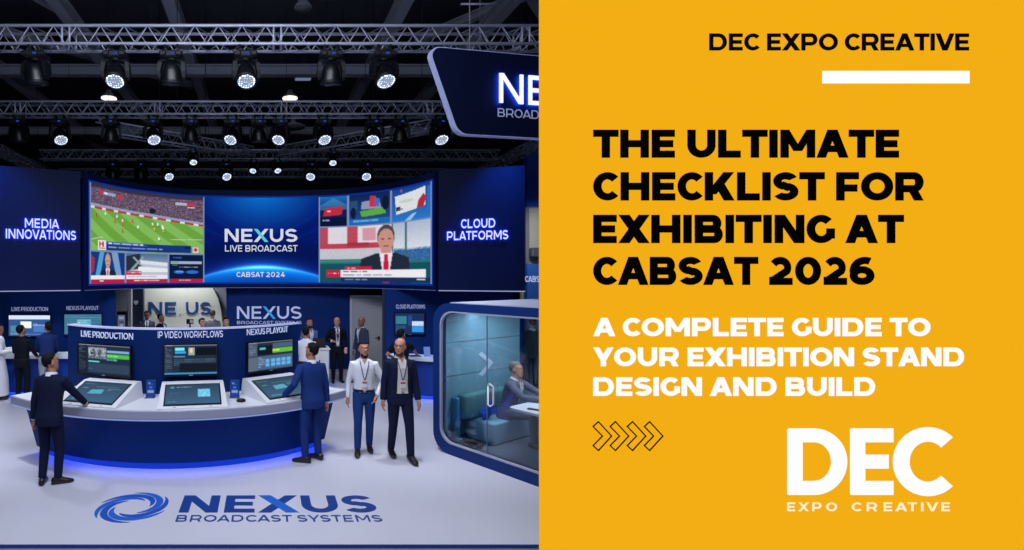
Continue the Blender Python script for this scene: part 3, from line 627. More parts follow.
c3 = Cv(90, 60, '1a5cae'); c3.gradv('17408a', '2a78c8'); c3.poly([(.07, .22), (.85, .08), (.86, .62), (.10, .78)], 'd9dce2'); c3.poly([(.1, .55), (.2, .54), (.2, .66), (.1, .68)], '20242e'); c3.lines(.15, .6, .5, .68, 1, '6a7080', 3); c3.ell(.35, .4, .18, .05, 'c6ccb8'); c3.poly([(.66, .45), (.80, .28), (.88, .40), (.80, .66), (.62, .66)], 'b02c40'); c3.poly([(.3, 1), (.5, .80), (.62, .78), (.45, 1)], 'd0dcec', .7); c3.rect(.90, .1, 1, .9, '2c6ac0'); c3.rect(.2, .03, .25, .12, 'c0485c')
for nm, c, f0, f1 in (('badge_tile', c1, 0, .215), ('racing_tile', c2, .235, .585), ('studio_tile', c3, .605, 1.0)): led(nm, c, uc + .02 + w1 * f0, uc + .02 + w1 * f1, SPL, SZ1)
b = MB(); LED.slab(b, uc + .02, ud, SPL - .035, SPL, .002, .014, 20)
for f in (.225, .595): LED.slab(b, uc + .02 + w1 * (f - .009), uc + .02 + w1 * (f + .009), SPL, SZ1, .002, .014, 1)
LED.slab(b, ud, ud + .03, SZ0, SZ1, .002, .014, 1); b.build('tile_border', glow('pale_tile_border', '7a90c0'), t)

# flat wings of the fascia with lit words
def wing(S, label, words):
    m = S.at(S.L / 2)[0]; t = thing('fascia_panel', label, 'sign panel', (m.x, m.y, HZ0))
    b = MB(); S.slab(b, 0, S.L, HZ0, HZ1, -.16, 0); b.build('panel', NAVY_D, t)
    b = MB(); S.slab(b, 0, S.L, HZ0 - .016, HZ0 + .004, -.05, .012); b.build('edge_strip', LILAC, t)
    for txt, x0, x1, y0, y1 in words:
        b = MB(); surf_text(b, S, txt, x0, x1, y0, y1, w=.17, h=.16, track=.2, d0=.03, d1=.045, bmi=1); b.build('lettering', [WHITE_E, HALO], t)
    return t
WL = Surf([(-7.4, 10.32), (-4.23, 11.69)]); WR = Surf([(3.94, 11.575), (5.62, 11.02)])
wing(WL, 'dark navy fascia wing with the glowing words MEDIA INNOVATIONS', [('MEDIA', 25, 59, 219, 228.2), ('INNOVATIONS', 6, 76, 230, 239.3)])
wing(WR, 'dark navy fascia wing with the glowing words CLOUD PLATFORMS', [('CLOUD', 461, 495, 219, 228), ('PLATFORMS', 447, 508, 231, 239.8)])

# ------------------------------------------------------------------ lower walls of the stand
WALL_M = mat('stand_navy_wall', '093078', .6, spec=.15, noise=.05, nscale=4)
def stand_wall(name, pts, z1, label, m=WALL_M, th=.14, kind=True):
    S = Surf(pts); b = MB(); S.slab(b, 0, S.L, 0, z1, -th, 0, 1)
    return S, b
def wallthing(nm, S, z1, label, cat='partition wall', m=None, th=.14):
    c = S.at(S.L / 2)[0]; t = thing(nm, label, cat, (c.x, c.y, 0)); b = MB(); S.slab(b, 0, S.L, .08, z1, -th, 0); b.build('panel', m or WALL_M, t)
    b = MB(); S.slab(b, 0, S.L, 0, .08, -th + .01, -.01); b.build('plinth', mat('pale_plinth', 'a9adc0', .5), t); return t
SL = Surf([(-7.6, 13.0), (-3.82, 13.0)]); SN = Surf([(-1.12, 14.75), (2.46, 14.75)]); SRr = Surf([(3.40, 13.75), (3.07, 13.0), (6.2, 12.75)])
SR = Surf([(3.07, 13.0), (6.2, 12.75)])
tL = wallthing('stand_wall', SL, 3.2, 'navy stand wall behind the back counter with LIVE PRODUCTION and NEXUS PLAYOUT screens')
tN = wallthing('stand_wall', SN, 3.2, 'navy stand wall carrying the pale NEXUS logo behind the console')
tR = wallthing('stand_wall', SR, 2.44, 'navy stand wall with the CLOUD PLATFORMS screen beside the meeting pod')
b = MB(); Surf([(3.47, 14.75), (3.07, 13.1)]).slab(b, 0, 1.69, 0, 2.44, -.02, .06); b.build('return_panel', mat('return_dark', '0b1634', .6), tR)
def label_on(S, t, txt, x0, x1, y0, y1, name='lettering', m=GREY_LET, **k):
    b = MB(); surf_text(b, S, txt, x0, x1, y0, y1, d1=.008, **k); return b.build(name, m, t)
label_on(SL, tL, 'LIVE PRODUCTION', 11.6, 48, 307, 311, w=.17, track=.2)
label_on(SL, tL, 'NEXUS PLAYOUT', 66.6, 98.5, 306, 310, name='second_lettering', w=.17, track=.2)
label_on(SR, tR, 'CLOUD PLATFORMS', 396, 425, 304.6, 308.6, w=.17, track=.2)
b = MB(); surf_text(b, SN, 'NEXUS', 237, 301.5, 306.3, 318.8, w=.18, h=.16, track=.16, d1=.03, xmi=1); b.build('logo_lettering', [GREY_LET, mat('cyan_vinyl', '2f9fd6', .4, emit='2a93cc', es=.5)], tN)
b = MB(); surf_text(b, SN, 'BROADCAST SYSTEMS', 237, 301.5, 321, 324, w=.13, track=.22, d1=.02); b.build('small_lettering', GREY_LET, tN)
# door in the recess
door = thing('door_1', None, None, (2.94, 14.7, 0)); door['kind'] = 'structure'
b = MB(); b.box((2.94, 14.7, 1.08), (.88, .05, 2.14)); b.build('door_leaf', mat('grey_white_door', 'b9bac2', .5, noise=.05, nscale=3), door)
b = MB(); b.box((3.41, 14.68, 1.1), (.07, .1, 2.2)); b.box((2.47, 14.68, 1.1), (.05, .1, 2.2)); b.box((2.94, 14.68, 2.19), (1.0, .1, .06)); b.build('door_frame', mat('door_frame_white', 'd3d4da', .5), door)
b = MB(); b.box((3.27, 14.65, .98), (.05, .05, .12), bev=.01); b.tube([(3.27, 14.63, 1.0), (3.17, 14.62, 1.0)], .012, 6); b.build('door_handle', BLACK, door)
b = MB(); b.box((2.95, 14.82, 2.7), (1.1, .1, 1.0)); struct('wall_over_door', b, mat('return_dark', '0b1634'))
# room seen between the walls
c = thing('back_room_wall', 'grey wall behind the opening beside the rounded white panel', 'partition wall', (-3.9, 16.5, 0))
b = MB(); Surf([(-6.0, 16.5), (-.6, 16.5)]).slab(b, 0, 5.4, 0, 3.2, -.1, 0); b.build('panel', mat('back_room_grey', '7e8290', .7, noise=.08, nscale=3), c)
t = thing('logo_panel', 'white rounded panel with blue letters NE US behind the console people', 'sign panel', (-2.6, 16.3, 0))
Sp = Surf([(-4.6, 16.3), (-.9, 16.3)]); ux = Sp.u_of(143); ue = Sp.u_of(223)
prof = [(ux, .0), (ue, .0), (ue, .95)] + [(ue - .62 + .62 * math.cos(R_(a)), .95 + 1.62 * math.sin(R_(a))) for a in range(6, 91, 7)] + [(ux, 2.57)]
b = MB(); b.prism(prof, Sp.fn(), -.08, 0); b.build('panel', mat('white_panel', 'd9dccf', .6, noise=.04, nscale=3), t)
b = MB(); 
for txt, x0, x1 in (('NE', 149, 176), ('.', 179.2, 181), ('US', 186, 211)):
    b = MB(); surf_text(b, Sp, txt, x0, x1, 302 if txt != '.' else 312.6, 314.5, w=.2, h=.17, track=.2, d1=.03); b.build('lettering', mat('blue_vinyl', '1f4a92', .5), t)
t = thing('pillar', 'dark pillar with a small pale shield emblem left of the rounded white panel', 'pillar', (Xp(137.2, 15.6), 15.6, 0))
b = MB(); b.box((Xp(137.2, 15.6), 15.7, 1.6), (.36, .2, 3.2), bev=.01); b.build('shaft', mat('dark_pillar', '27304c', .5), t)
x, z = Xp(136, 15.6), Z(302.5, 15.6)
b = MB(); b.prism([(x - .065, z + .06), (x - .065, z - .01), (x, z - .08), (x + .065, z - .01), (x + .065, z + .06)][::1], lambda u, v, d: Vector((u, 15.6 - d, v)), 0, .012); b.build('emblem', mat('pale_emblem', 'c9ccd6', .5), t)
t = thing('door_post', 'slim white post between the small dark kiosk and the dark pillar', 'post', (Xp(129.6, 15.5), 15.5, 0))
b = MB(); b.box((Xp(129.6, 15.5), 15.55, 1.6), (.12, .1, 3.2), bev=.01); b.build('post', mat('white_post', 'c6c9cc', .5), t)
t = thing('information_kiosk', 'small dark upright kiosk with a grey screen beside the white post', 'kiosk', (Xp(122.3, 15.3), 15.3, 0))
x = Xp(121.6, 15.3); b = MB(); b.box((x, 15.4, .85), (.28, .22, 1.70), bev=.02); b.build('casing', BLACK, t)
cv = Cv(20, 30, '59607a'); cv.rect(.2, .15, .8, .3, '8b93aa'); cv.rect(.2, .45, .8, .6, '39405a'); cv.rect(.3, .65, .7, .85, '7f88a0')
cv.mesh('screen', lambda i, j: Vector((x - .11 + .22 * i, 15.284, 1.6 - .42 * j)), t)

# ------------------------------------------------------------------ monitors
def ui(seed, kind):
    cv = Cv(84, 50, '1b2533'); rg = random.Random(seed)
    cv.rect(0, 0, 1, .05, '5f6a7c'); cv.lines(.03, .01, .5, .045, 1, 'aab4c4', seed)
    if kind == 'edit':
        cv.rect(0, .05, .18, 1, '171d29'); cv.lines(.02, .08, .16, .3, 5, '5a7a9a', seed); cv.lines(.02, .36, .16, .9, 9, '3c4658', seed + 1)
        cv.rect(.2, .10, .55, .48, '7d8794'); cv.ell(.3, .3, .05, .14, '2a303a'); cv.ell(.42, .28, .04, .12, '333a46'); cv.rect(.22, .40, .52, .48, '4a525e'); cv.speck(.2, .1, .55, .48, ['b9c2cc', '20262e', '5a6470'], .45, seed)
        cv.rect(.56, .18, .98, .26, '6a8cb4'); cv.rect(.56, .31, .98, .44, '3f9a3c'); cv.lines(.57, .34, .98, .41, 1, '7cc860', seed); cv.lines(.56, .47, .98, .55, 1, '5aa0b0', seed); cv.rect(.2, .56, .42, .61, '62c0c8'); cv.rect(.2, .64, .98, .95, '26364a'); cv.lines(.22, .82, .3, .86, 1, '5a9ab0', seed)
    elif kind == 'flow':
        cv.rect(0, .05, .16, 1, '222c3a'); cv.lines(.02, .1, .14, .9, 12, '5c6a80', seed); cv.rect(.2, .1, .38, .2, '62c4d0'); cv.rect(.2, .22, .40, .30, '2f86c8'); cv.rect(.45, .1, .57, .36, '7c8a80'); cv.ell(.51, .2, .03, .09, 'c0a890'); cv.rect(.58, .10, .99, .36, '0c1118')
        cv.lines(.18, .38, .98, .46, 1, '5a8aa8', seed); cv.lines(.18, .49, .98, .72, 4, '3f5268', seed + 2); cv.rect(.28, .62, .99, .92, '10161f'); cv.rect(0, .94, 1, 1, '2e7aa8')
    elif kind == 'play':
        cv.rect(0, .05, .2, .5, '3a4656'); cv.rect(0, .52, .2, 1, '4a5664'); cv.rect(.20, .14, .53, .46, '0d121c'); cv.rect(.25, .2, .38, .28, '3fa0a0'); cv.rect(.53, .08, 1, .24, '3c4c60'); cv.rect(.53, .27, 1, .42, '4f9a2e'); cv.lines(.54, .31, 1, .39, 1, 'c8c84a', seed); cv.rect(.2, .5, 1, .98, '39506a'); cv.lines(.04, .1, .17, .44, 6, '6f7f94', seed)
        for r in range(2):
            for q in range(5): cv.rect(.38 + q * .12, .62 + r * .15, .47 + q * .12, .74 + r * .15, '4f90c0')
        cv.lines(.23, .55, .36, .92, 7, '8a98ac', seed)
    elif kind == 'touch':
        cv.gradv('2a3c4e', '35506a'); cv.lines(.05, .08, .30, .16, 1, '5a7890', seed); cv.lines(.35, .22, .85, .27, 1, '4f8c98', seed); cv.rect(.10, .30, .2, .34, '4d9a8a', .7); cv.poly([(.32, .38), (.58, .36), (.60, .58), (.30, .60)], '4c9ab0', .8); cv.lines(.66, .3, .9, .5, 3, '5a7890', seed); cv.lines(.1, .86, .35, .92, 1, '56b0b8', seed)
    elif kind == 'touchb':
        cv.gradv('26384a', '33506c'); cv.rect(.08, .1, .16, .2, '4f9a80', .7); cv.lines(.2, .12, .48, .18, 1, '6fb0b0', seed); cv.lines(.08, .42, .3, .5, 2, '4a6a80', seed); cv.rect(.60, .26, .82, .66, '5aa8c8', .9); cv.speck(.60, .26, .82, .66, ['8cd0e0', '4a90b8'], .5, seed); cv.lines(.06, .86, .2, .91, 1, '56b0b8', seed)
    elif kind == 'white':
        cv.rect(0, 0, 1, 1, '274878'); cv.rect(0, 0, 1, .2, 'b4bcd4'); cv.rect(.28, .30, .55, .62, 'c9ccc0'); cv.rect(.05, .5, .2, .8, '3f7088'); cv.rect(.6, .45, .95, .8, '3c66a0'); cv.lines(.58, .40, .95, .52, 2, '9cb0d4', seed); cv.lines(.05, .85, .95, .95, 2, 'a9b8d4', seed)
    elif kind == 'teal':
        cv.rect(0, 0, 1, 1, '2d5a70'); cv.lines(.02, .04, .98, .2, 3, '4f86a8', seed); cv.lines(.02, .25, .98, .6, 5, '3f7488', seed); cv.rect(.35, .25, .72, .7, '4c8496'); cv.lines(.35, .3, .7, .65, 4, '8ab8c4', seed); cv.rect(.02, .6, .3, .95, '35647a'); cv.lines(.5, .75, .95, .95, 3, '3a8080', seed)
    elif kind == 'cloud':
        cv.rect(0, 0, 1, 1, '16264a'); cv.rect(.03, .15, .40, .52, '2d6478'); cv.rect(.45, .1, .58, .6, '1d3c70'); cv.rect(.58, .38, .98, .62, '8fa6c8'); cv.lines(.6, .42, .96, .58, 3, 'd8e0ee', seed); cv.rect(.58, .64, .98, .9, '2c7ab8'); cv.lines(.05, .6, .38, .9, 4, '3a6a90', seed)
    cv.a = np.clip(cv.a * 1.22 + .012, 0, 1)
    return cv
def monitor(label, S, px0, px1, py0, py1, kind, seed, group, d=.07, cat='monitor'):
    u0, u1 = S.u_of(px0, d), S.u_of(px1, d); um = (u0 + u1) / 2; p, tn = S.at(um); Y = S.pt(um, 0, d).y; tn = S.tan(um) if len(S.p) > 2 else tn
    hw = (u1 - u0) / 2; z0, z1 = Z(py1, Y), Z(py0, Y); zc = (z0 + z1) / 2; hh = (z1 - z0) / 2
    cpt = S.pt(um, zc, d)
    f = lambda u, v, dd: Vector((cpt.x + tn.x * u + tn.y * dd, cpt.y + tn.y * u - tn.x * dd, zc + v))
    t = thing('wall_monitor', label, cat, tuple(S.pt(um, z0, d)), group=group)
    b = MB(); b.prism(rounded([(-hw, -hh), (hw, -hh), (hw, hh), (-hw, hh)], .012, 3), f, -.03, 0)
    e = .022; rim = []
    for (a0, c0, a1, c1_) in ((-hw, -hh, hw, -hh + e * 1.3), (-hw, hh - e, hw, hh), (-hw, -hh + e, -hw + e, hh - e), (hw - e, -hh + e, hw, hh - e)): b.prism([(a0, c0), (a1, c0), (a1, c1_), (a0, c1_)], f, 0, .012)
    b.build('bezel', BEZEL, t)
    b = MB(); b.prism([(-hw * .3, -hh * .5), (hw * .3, -hh * .5), (hw * .3, hh * .5), (-hw * .3, hh * .5)], f, -d - .005 if len(S.p) > 2 else -d, -.03); b.build('wall_bracket', BEZEL, t)
    ui(seed, kind).mesh('screen', lambda i, j: f(-hw + e + (2 * hw - 2 * e) * i, hh - e - (2 * hh - 2.3 * e) * j, .004), t)
    b = MB(); b.prism([(-.03, -hh + .006), (.03, -hh + .006), (.03, -hh + .018), (-.03, -hh + .018)], f, .012, .014); b.build('badge', mat('silver_mark', '9aa0ae', .3), t)
    return t
monitor('wall monitor with a pale workflow page under the far LIVE PRODUCTION lettering', SL, 8, 51, 314.5, 337, 'white', 31, 'wall monitors of the stand')
monitor('wall monitor with a teal page, half hidden by the console wall', SL, 63.5, 102.5, 313.5, 335.5, 'teal', 32, 'wall monitors of the stand')
monitor('wall monitor under the CLOUD PLATFORMS lettering, behind the man in a black T-shirt', SR, 394, 425, 312.5, 335, 'cloud', 33, 'wall monitors of the stand')

# ------------------------------------------------------------------ demo console
KC = Vector((-1.5, 10.65)); 
def kp(r, a): return (KC.x + r * math.sin(R_(a)), KC.y - r * math.cos(R_(a)))
A0, A1 = -40, 49
def arcpts(r, a0, a1, n=40): return [kp(r, a0 + (a1 - a0) * i / n) for i in range(n + 1)]
con = thing('demo_console', 'curved navy demo console with white worktop and glowing blue foot, screens on its back wall', 'console desk', (KC.x, KC.y - 3.2, 0))
def band(b, prof, a0, a1, n=40, sm=False):
    b.loft([[Vector((*kp(r, a0 + (a1 - a0) * i / n), z)) for r, z in prof] for i in range(n + 1)], sm=False); return b
b = MB(); band(b, [(2.62, .10), (3.34, .10), (3.53, .81), (2.62, .81)], A0 + 1, A1 - 1); b.build('body', mat('console_navy', '052f7a', .5, spec=.1, noise=.04, nscale=3), con)
b = MB(); band(b, [(2.6, .82), (3.66, .82), (3.66, .94), (2.6, .94)], A0 - 1, A1 + 1); b.build('worktop', WHITE, con)
b = MB(); band(b, [(3.66, .818), (3.685, .82), (3.69, .83), (3.69, .932), (3.68, .94), (3.66, .94)], A0 - 1, A1 + 1); b.build('worktop_edge', mat('shaded_edge_band', '9498ae', .4), con)  # the edge face's weaker light is put into its grey colour
b = MB(); band(b, [(3.535, .800), (3.685, .800), (3.685, .817), (3.535, .817)], A0, A1); b.build('worktop_glow_strip', glow('soft_blue_strip', '8fa4e0', .8), con)
b = MB(); band(b, [(2.7, .0), (3.26, .0), (3.26, .10), (2.7, .10)], A0 + 2, A1 - 2); b.build('foot_recess', mat('foot_dark', '0d1a3c', .5), con)
b = MB(); band(b, [(3.262, .004), (3.29, .004), (3.29, .098), (3.262, .098)], A0 + 1.5, A1 - 1.5); b.build('foot_light_strip', glow('deep_blue_led', '1636c8', 1.0), con)
b = MB(); band(b, [(3.292, .092), (3.318, .092), (3.318, .0975), (3.292, .0975)], A0 + 1.5, A1 - 1.5); b.build('foot_downlight_strip', glow('blue_led_downlight', '1c40ff', 17.0), con)
KW = Surf(arcpts(2.70, -43.5, 50.5, 48))
b = MB(); KW.slab(b, 0, KW.L, .94, 1.945, -.12, 0, 48); b.build('back_wall', mat('console_wall_navy', '072560', .55, spec=.15, noise=.04, nscale=4), con)
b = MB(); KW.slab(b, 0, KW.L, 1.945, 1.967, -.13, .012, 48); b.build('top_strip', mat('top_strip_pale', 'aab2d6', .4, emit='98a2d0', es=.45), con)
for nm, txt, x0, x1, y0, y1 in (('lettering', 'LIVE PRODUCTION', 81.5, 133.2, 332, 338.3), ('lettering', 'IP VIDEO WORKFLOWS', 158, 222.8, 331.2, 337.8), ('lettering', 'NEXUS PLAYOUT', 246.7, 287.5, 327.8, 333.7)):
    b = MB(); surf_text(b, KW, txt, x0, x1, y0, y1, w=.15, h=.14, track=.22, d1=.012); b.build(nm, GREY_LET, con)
monitor('console monitor under LIVE PRODUCTION with a green timeline bar and crowd picture', KW, 79.5, 134.2, 343.8, 376, 'edit', 1, 'monitors on the console wall')
monitor('console monitor under IP VIDEO WORKFLOWS with dark workflow lists', KW, 162.6, 218.8, 343.4, 375.8, 'flow', 2, 'monitors on the console wall')
monitor('console monitor under NEXUS PLAYOUT with a green bar and blue playlist tiles', KW, 245, 292.2, 340, 370.8, 'play', 3, 'monitors on the console wall')
def kiosk(ang, label, kind, seed, w=.92):
    c, s = math.cos(R_(ang)), math.sin(R_(ang)); o = Vector((*kp(3.15, ang), .94))
    f = lambda u, r, z: Vector((KC.x + r * s + u * c, KC.y - r * c + u * s, z))
    t = thing('touch_kiosk', label, 'touchscreen', tuple(o), group='touch kiosks on the console worktop')
    hw = w / 2; pr = [(3.61, .941), (3.61, .96), (2.99, 1.18), (2.86, 1.18), (2.86, .941)]
    b = MB(); rings = [[f(u * hw, r, z) for r, z in pr] for u in (-1, 1)]
    # splayed cheeks: the foot is wider than the top
    rings = [[f(u * (hw + (.0 if z > 1.1 else .03)), r, z) for r, z in pr] for u in (-1, -.94, .94, 1)]; b.loft(rings, sm=False); b.build('housing', WHITE, t)
    n = Vector((3.61 - 2.99, 1.18 - .96)); L = n.length
    def sl(u, v, d):      # v 0 at the low front edge, 1 at the top
        r = 3.61 + (2.99 - 3.61) * v; z = .96 + (1.18 - .96) * v; return f(u, r + d * .22 / L, z + d * .62 / L)
    e = .055; b = MB(); b.prism([(-hw + e, .08), (hw - e, .08), (hw - e, .93), (-hw + e, .93)], sl, 0, .006); b.build('bezel', BEZEL, t)
    e = .075; ui(seed, kind).mesh('screen', lambda i, j: sl(-hw + e + (2 * hw - 2 * e) * i, .89 - .76 * j, .009), t)
    b = MB()
    for q in (-.25, .25): b.prism([(q - .02, .025), (q + .02, .025), (q + .02, .045), (q - .02, .045)], sl, 0, .003)
    b.build('vent', mat('vent_grey', '8a8fa2', .5), t); return t
kiosk(-16.8, 'white touch kiosk by the hand of the man in dark navy suit', 'touch', 11)
kiosk(7.9, 'white touch kiosk under the IP VIDEO WORKFLOWS monitor with a light blue square on screen', 'touchb', 12)
kiosk(32.5, 'white touch kiosk under the NEXUS PLAYOUT monitor, by the hand of the man in blue', 'touch', 13)
def brochure(px, py0, py1, label):
    Y = 7.72; x = Xp(px, Y); t = thing('brochure_stand', label, 'leaflet stand', (x, Y, .94), group='leaflet stands on the console')
    f = lambda u, v, d: Vector((x + u, Y + .03 + (v) * .18 - d, .945 + v * .97))
    b = MB(); b.prism([(-.07, 0), (.07, 0), (.07, .26), (-.07, .26)], f, -.012, 0); b.box((x, Y + .02, .945), (.15, .12, .01)); b.build('holder', mat('clear_holder', '3a4e80', .15), t)
    cv = Cv(20, 34, '183a86'); cv.lines(.2, .16, .8, .30, 2, 'b9c4e0', 1); cv.rect(.15, .62, .85, .80, '8a98c0'); cv.lines(.15, .84, .85, .94, 2, '4f6cb0', 2); cv.ell(.5, .45, .2, .08, '3f6cc8')
    cv.mesh('leaflet', lambda i, j: f(-.064 + .128 * i, .252 - .235 * j, .004), t)
brochure(150, 382, 398, 'navy leaflet stand between the two kiosks farthest from the black puck')
brochure(234.5, 379, 396, 'navy leaflet stand beside the black puck, between the IP VIDEO and NEXUS PLAYOUT kiosks')
g = G(241, 401.5, .94); t = thing('speaker_puck', 'round black puck lying on the white console worktop', 'conference speaker', (g.x, g.y, .94))
b = MB(); b.lathe([(.055, .0), (.068, .006), (.068, .026), (.055, .036), (.03, .038)], Matrix.Translation((g.x, g.y, .94))); b.build('casing', BLACK_G, t)
b = MB(); b.lathe([(.045, .0375), (.04, .041), (.025, .041), (.02, .038)], Matrix.Translation((g.x, g.y, .94))); b.build('ring', mat('puck_ring', '4a5068', .3, .5), t)

# ------------------------------------------------------------------ back counters
def counter(S, w, label, base_in=.12, z=.95, glowz=True, rz=0, ovl=.03, gx=(0, 1)):
    m = S.at(S.L / 2)[0]; t = thing('demo_counter', label, 'counter', (m.x, m.y, 0)); n = 24 if len(S.p) > 2 else 1
    g0, g1 = S.L * gx[0], S.L * gx[1]
    b = MB(); S.slab(b, g0 + .03, g1 - .03, .07, z - .08, -w + .1, -base_in, n); b.build('body', mat('counter_navy', '123a94', .45, spec=.3), t)
    b = MB(); S.slab(b, 0, S.L, z - .08, z, -w, 0, n); b.build('worktop', WHITE, t)
    b = MB(); S.slab(b, g0 + .05, g1 - .05, 0, .07, -w + .14, -base_in - .06, n); b.build('foot', mat('foot_dark', '0d1a3c', .5), t)
    b = MB(); S.slab(b, g0 + .05, g1 - .05, .02, .068, -base_in - .058, -base_in - .03, n); b.build('foot_light_strip', BLUE_E, t); return t
SCL = Surf([(-7.6, 11.75), (-3.95, 11.75)]); counter(SCL, .55, 'straight navy counter with white top in front of the LIVE PRODUCTION wall')
SCR = Surf([(2.84, 11.85), (3.15, 11.6), (3.6, 11.38), (4.15, 11.26), (4.8, 11.26), (5.6, 11.4)], 5); counter(SCR, .5, 'curved blue counter with white top beside the meeting pod', gx=(.2, 1))
t = thing('reception_pedestal', 'white pedestal with a dark blue logo block behind the man in blue', 'pedestal', (1.17, 11.9, 0))
b = MB(); b.box((1.17, 12.0, .54), (.62, .5, 1.08), bev=.02); b.build('body', WHITE, t)
b = MB(); b.box((1.14, 11.745, .62), (.26, .012, .44)); b.build('logo_block', mat('navy_block', '14327a', .4), t)
b = MB(); b.box((1.17, 12.0, 1.09), (.68, .56, .03), bev=.01); b.build('top', WHITE, t)
t = thing('laptop', 'small open dark laptop on the white pedestal top', 'laptop', (1.28, 12.0, 1.105))
b = MB(); b.box((1.28, 11.98, 1.113), (.3, .2, .016), bev=.005); b.build('keyboard_base', BLACK, t)
b = MB(); b.box((1.28, 12.1, 1.21), (.3, .012, .19), Matrix.Rotation(R_(-12), 3, 'X')); b.build('lid', BLACK, t)
# things standing on the curved counter and the back table
x, y = Xp(427, 11.5), 11.5
t = thing('leaflet_holder', 'pale leaflet holder standing on the curved blue counter', 'leaflet stand', (x, y, .95))
b = MB(); b.box((x, y, 1.07), (.14, .015, .22), Matrix.Rotation(R_(-12), 3, 'X')); b.build('leaflet', mat('pale_leaflet', '7e95c8', .4), t); b = MB(); b.box((x, y + .03, .955), (.15, .12, .01)); b.build('foot', WHITE, t)
x = Xp(418, 11.55); t = thing('tablet', 'dark tablet lying on the curved blue counter by the T-shirt man', 'tablet', (x - .05, 11.6, .95))
b = MB(); b.box((x - .05, 11.62, .957), (.26, .18, .012), bev=.004); b.build('casing', BLACK, t); b = MB(); b.box((x - .05, 11.62, .9645), (.23, .15, .002)); b.build('screen', mat('dark_glass', '1c2a4a', .1), t)
x = Xp(190, 13.6); t = thing('desk_screen', 'small dark desk screen peeping over the console wall under the NE US letters', 'monitor', (x, 13.6, 1.203))
b = MB(); b.box((x, 13.6, 1.56), (.19, .03, .13)); b.build('casing', BLACK, t); b = MB(); b.box((x + .045, 13.583, 1.565), (.09, .004, .09)); b.build('screen', glow('pale_desk_screen', '868c98', .8), t); b = MB(); b.box((x, 13.6, 1.36), (.04, .03, .33)); b.box((x, 13.6, 1.209), (.16, .12, .012)); b.build('stand', BLACK, t)
t = thing('back_table', 'plain white table behind the console wall holding a desk screen', 'table', (x - .1, 13.65, 0))
b = MB(); b.box((x - .1, 13.65, 1.18), (1.0, .5, .04), bev=.01); b.build('tabletop', WHITE, t)
for ex in (-.45, .45):
    b = MB(); b.box((x - .1 + ex, 13.65, .58), (.05, .4, 1.16)); b.build('leg', WHITE, t)

# ------------------------------------------------------------------ far booth beyond the right wing
BY = 21.0
t = thing('far_booth', 'neighbouring booth beyond the CLOUD PLATFORMS wing with blue header and pale wall', 'booth', (12.2, BY, 0))
b = MB(); b.box((12.4, BY, (Z(207, BY) + Z(143, BY)) / 2), (3.4, .3, Z(143, BY) - Z(207, BY))); b.build('header', mat('booth_blue', '1a46b0', .5), t)
b = MB(); b.box((12.4, BY + .5, 2.9), (3.2, .2, 5.8)); b.build('back_panel', mat('booth_pale', 'b5b3a4', .7, noise=.1, nscale=2), t)
b = MB(); b.box((10.86, BY + .2, 2.8), (.12, .2, 5.6)); b.build('post', mat('booth_post', '6d6f78', .5), t)
Sx = Surf([(10.7, BY - .2), (14.2, BY - .2)]); b = MB(); Sx.slab(b, 0, Sx.L, 0, Z(264, BY), -.2, 0); b.build('front_panel', mat('booth_panel_blue', '2c62bc', .5), t)
b = MB(); put_text(b, 'CABSAT', Sx.fn(), Sx.u_of(525), Sx.u_of(546), Z(282, BY), Z(276, BY), w=.2, track=.2, d1=.02); b.build('lettering', GREY_LET, t)
b = MB(); b.box((11.15, BY - .1, 3.72), (.55, .3, .4), bev=.05); b.build('projector', mat('grey_projector', '4a4d58', .5), t)

# ------------------------------------------------------------------ meeting pod
PO = Vector((2.727, 8.23)); PA = math.atan2(-.854, .52); PD = (math.cos(PA), math.sin(PA))
pl = lambda x, y, z: Vector((PO.x + PD[0] * x - PD[1] * y, PO.y + PD[1] * x + PD[0] * y, z))
pod = thing('meeting_pod', 'navy rounded meeting pod with glass front and teal padded inside wall', 'meeting booth', (PO.x, PO.y, 0))
PW, PDp, PH = 3.0, 2.24, 2.36
def pframe(b, y0, y1, ext=0.0, band=.135):
    o = rounded([(0, 0), (PW, 0), (PW, PH), (0, PH)], .30, 8); i = rounded([(band, band + .035), (PW - band, band + .035), (PW - band, PH - band + .01), (band, PH - band + .01)], .22, 8)
    n = len(o); rings = []
    for k in range(n + 1):
        q = k % n; rings.append([pl(o[q][0], y0, o[q][1]), pl(i[q][0], y0, i[q][1]), pl(i[q][0], y1, i[q][1]), pl(o[q][0], y1, o[q][1])])
    b.loft(rings, sm=False, caps=False); return i
POD = mat('pod_navy', '092c6c', .45, spec=.25, noise=.03, nscale=4)
b = MB(); inn = pframe(b, -.02, .10); b.build('front_frame', POD, pod)
b = MB(); pframe(b, PDp - .12, PDp); b.build('back_frame', POD, pod)
# shell
b = MB(); o = rounded([(0.01, 0.005), (PW - .01, 0.005), (PW - .01, PH - .01), (0.01, PH - .01)], .30, 8); i2 = rounded([(.10, .09), (PW - .10, .09), (PW - .10, PH - .09), (.10, PH - .09)], .22, 8); n = len(o); rings = []
for k in range(n + 1):
    q = k % n; rings.append([pl(o[q][0], .10, o[q][1]), pl(i2[q][0], .10, i2[q][1]), pl(i2[q][0], PDp - .12, i2[q][1]), pl(o[q][0], PDp - .12, o[q][1])])
b.loft(rings, sm=False, caps=False); b.build('shell', POD, pod)
b = MB(); b.prism([(.30, .02), (PW - .30, .02), (PW - .30, PDp - .02), (.30, PDp - .02)], lambda u, v, d: pl(u, v, PH + d), -.012, .012); b.build('roof_panel', mat('pod_roof', 'b4b8d2', .45), pod)
b = MB(); n = len(inn); c0 = Vector((PW / 2, PH / 2)); rings = []
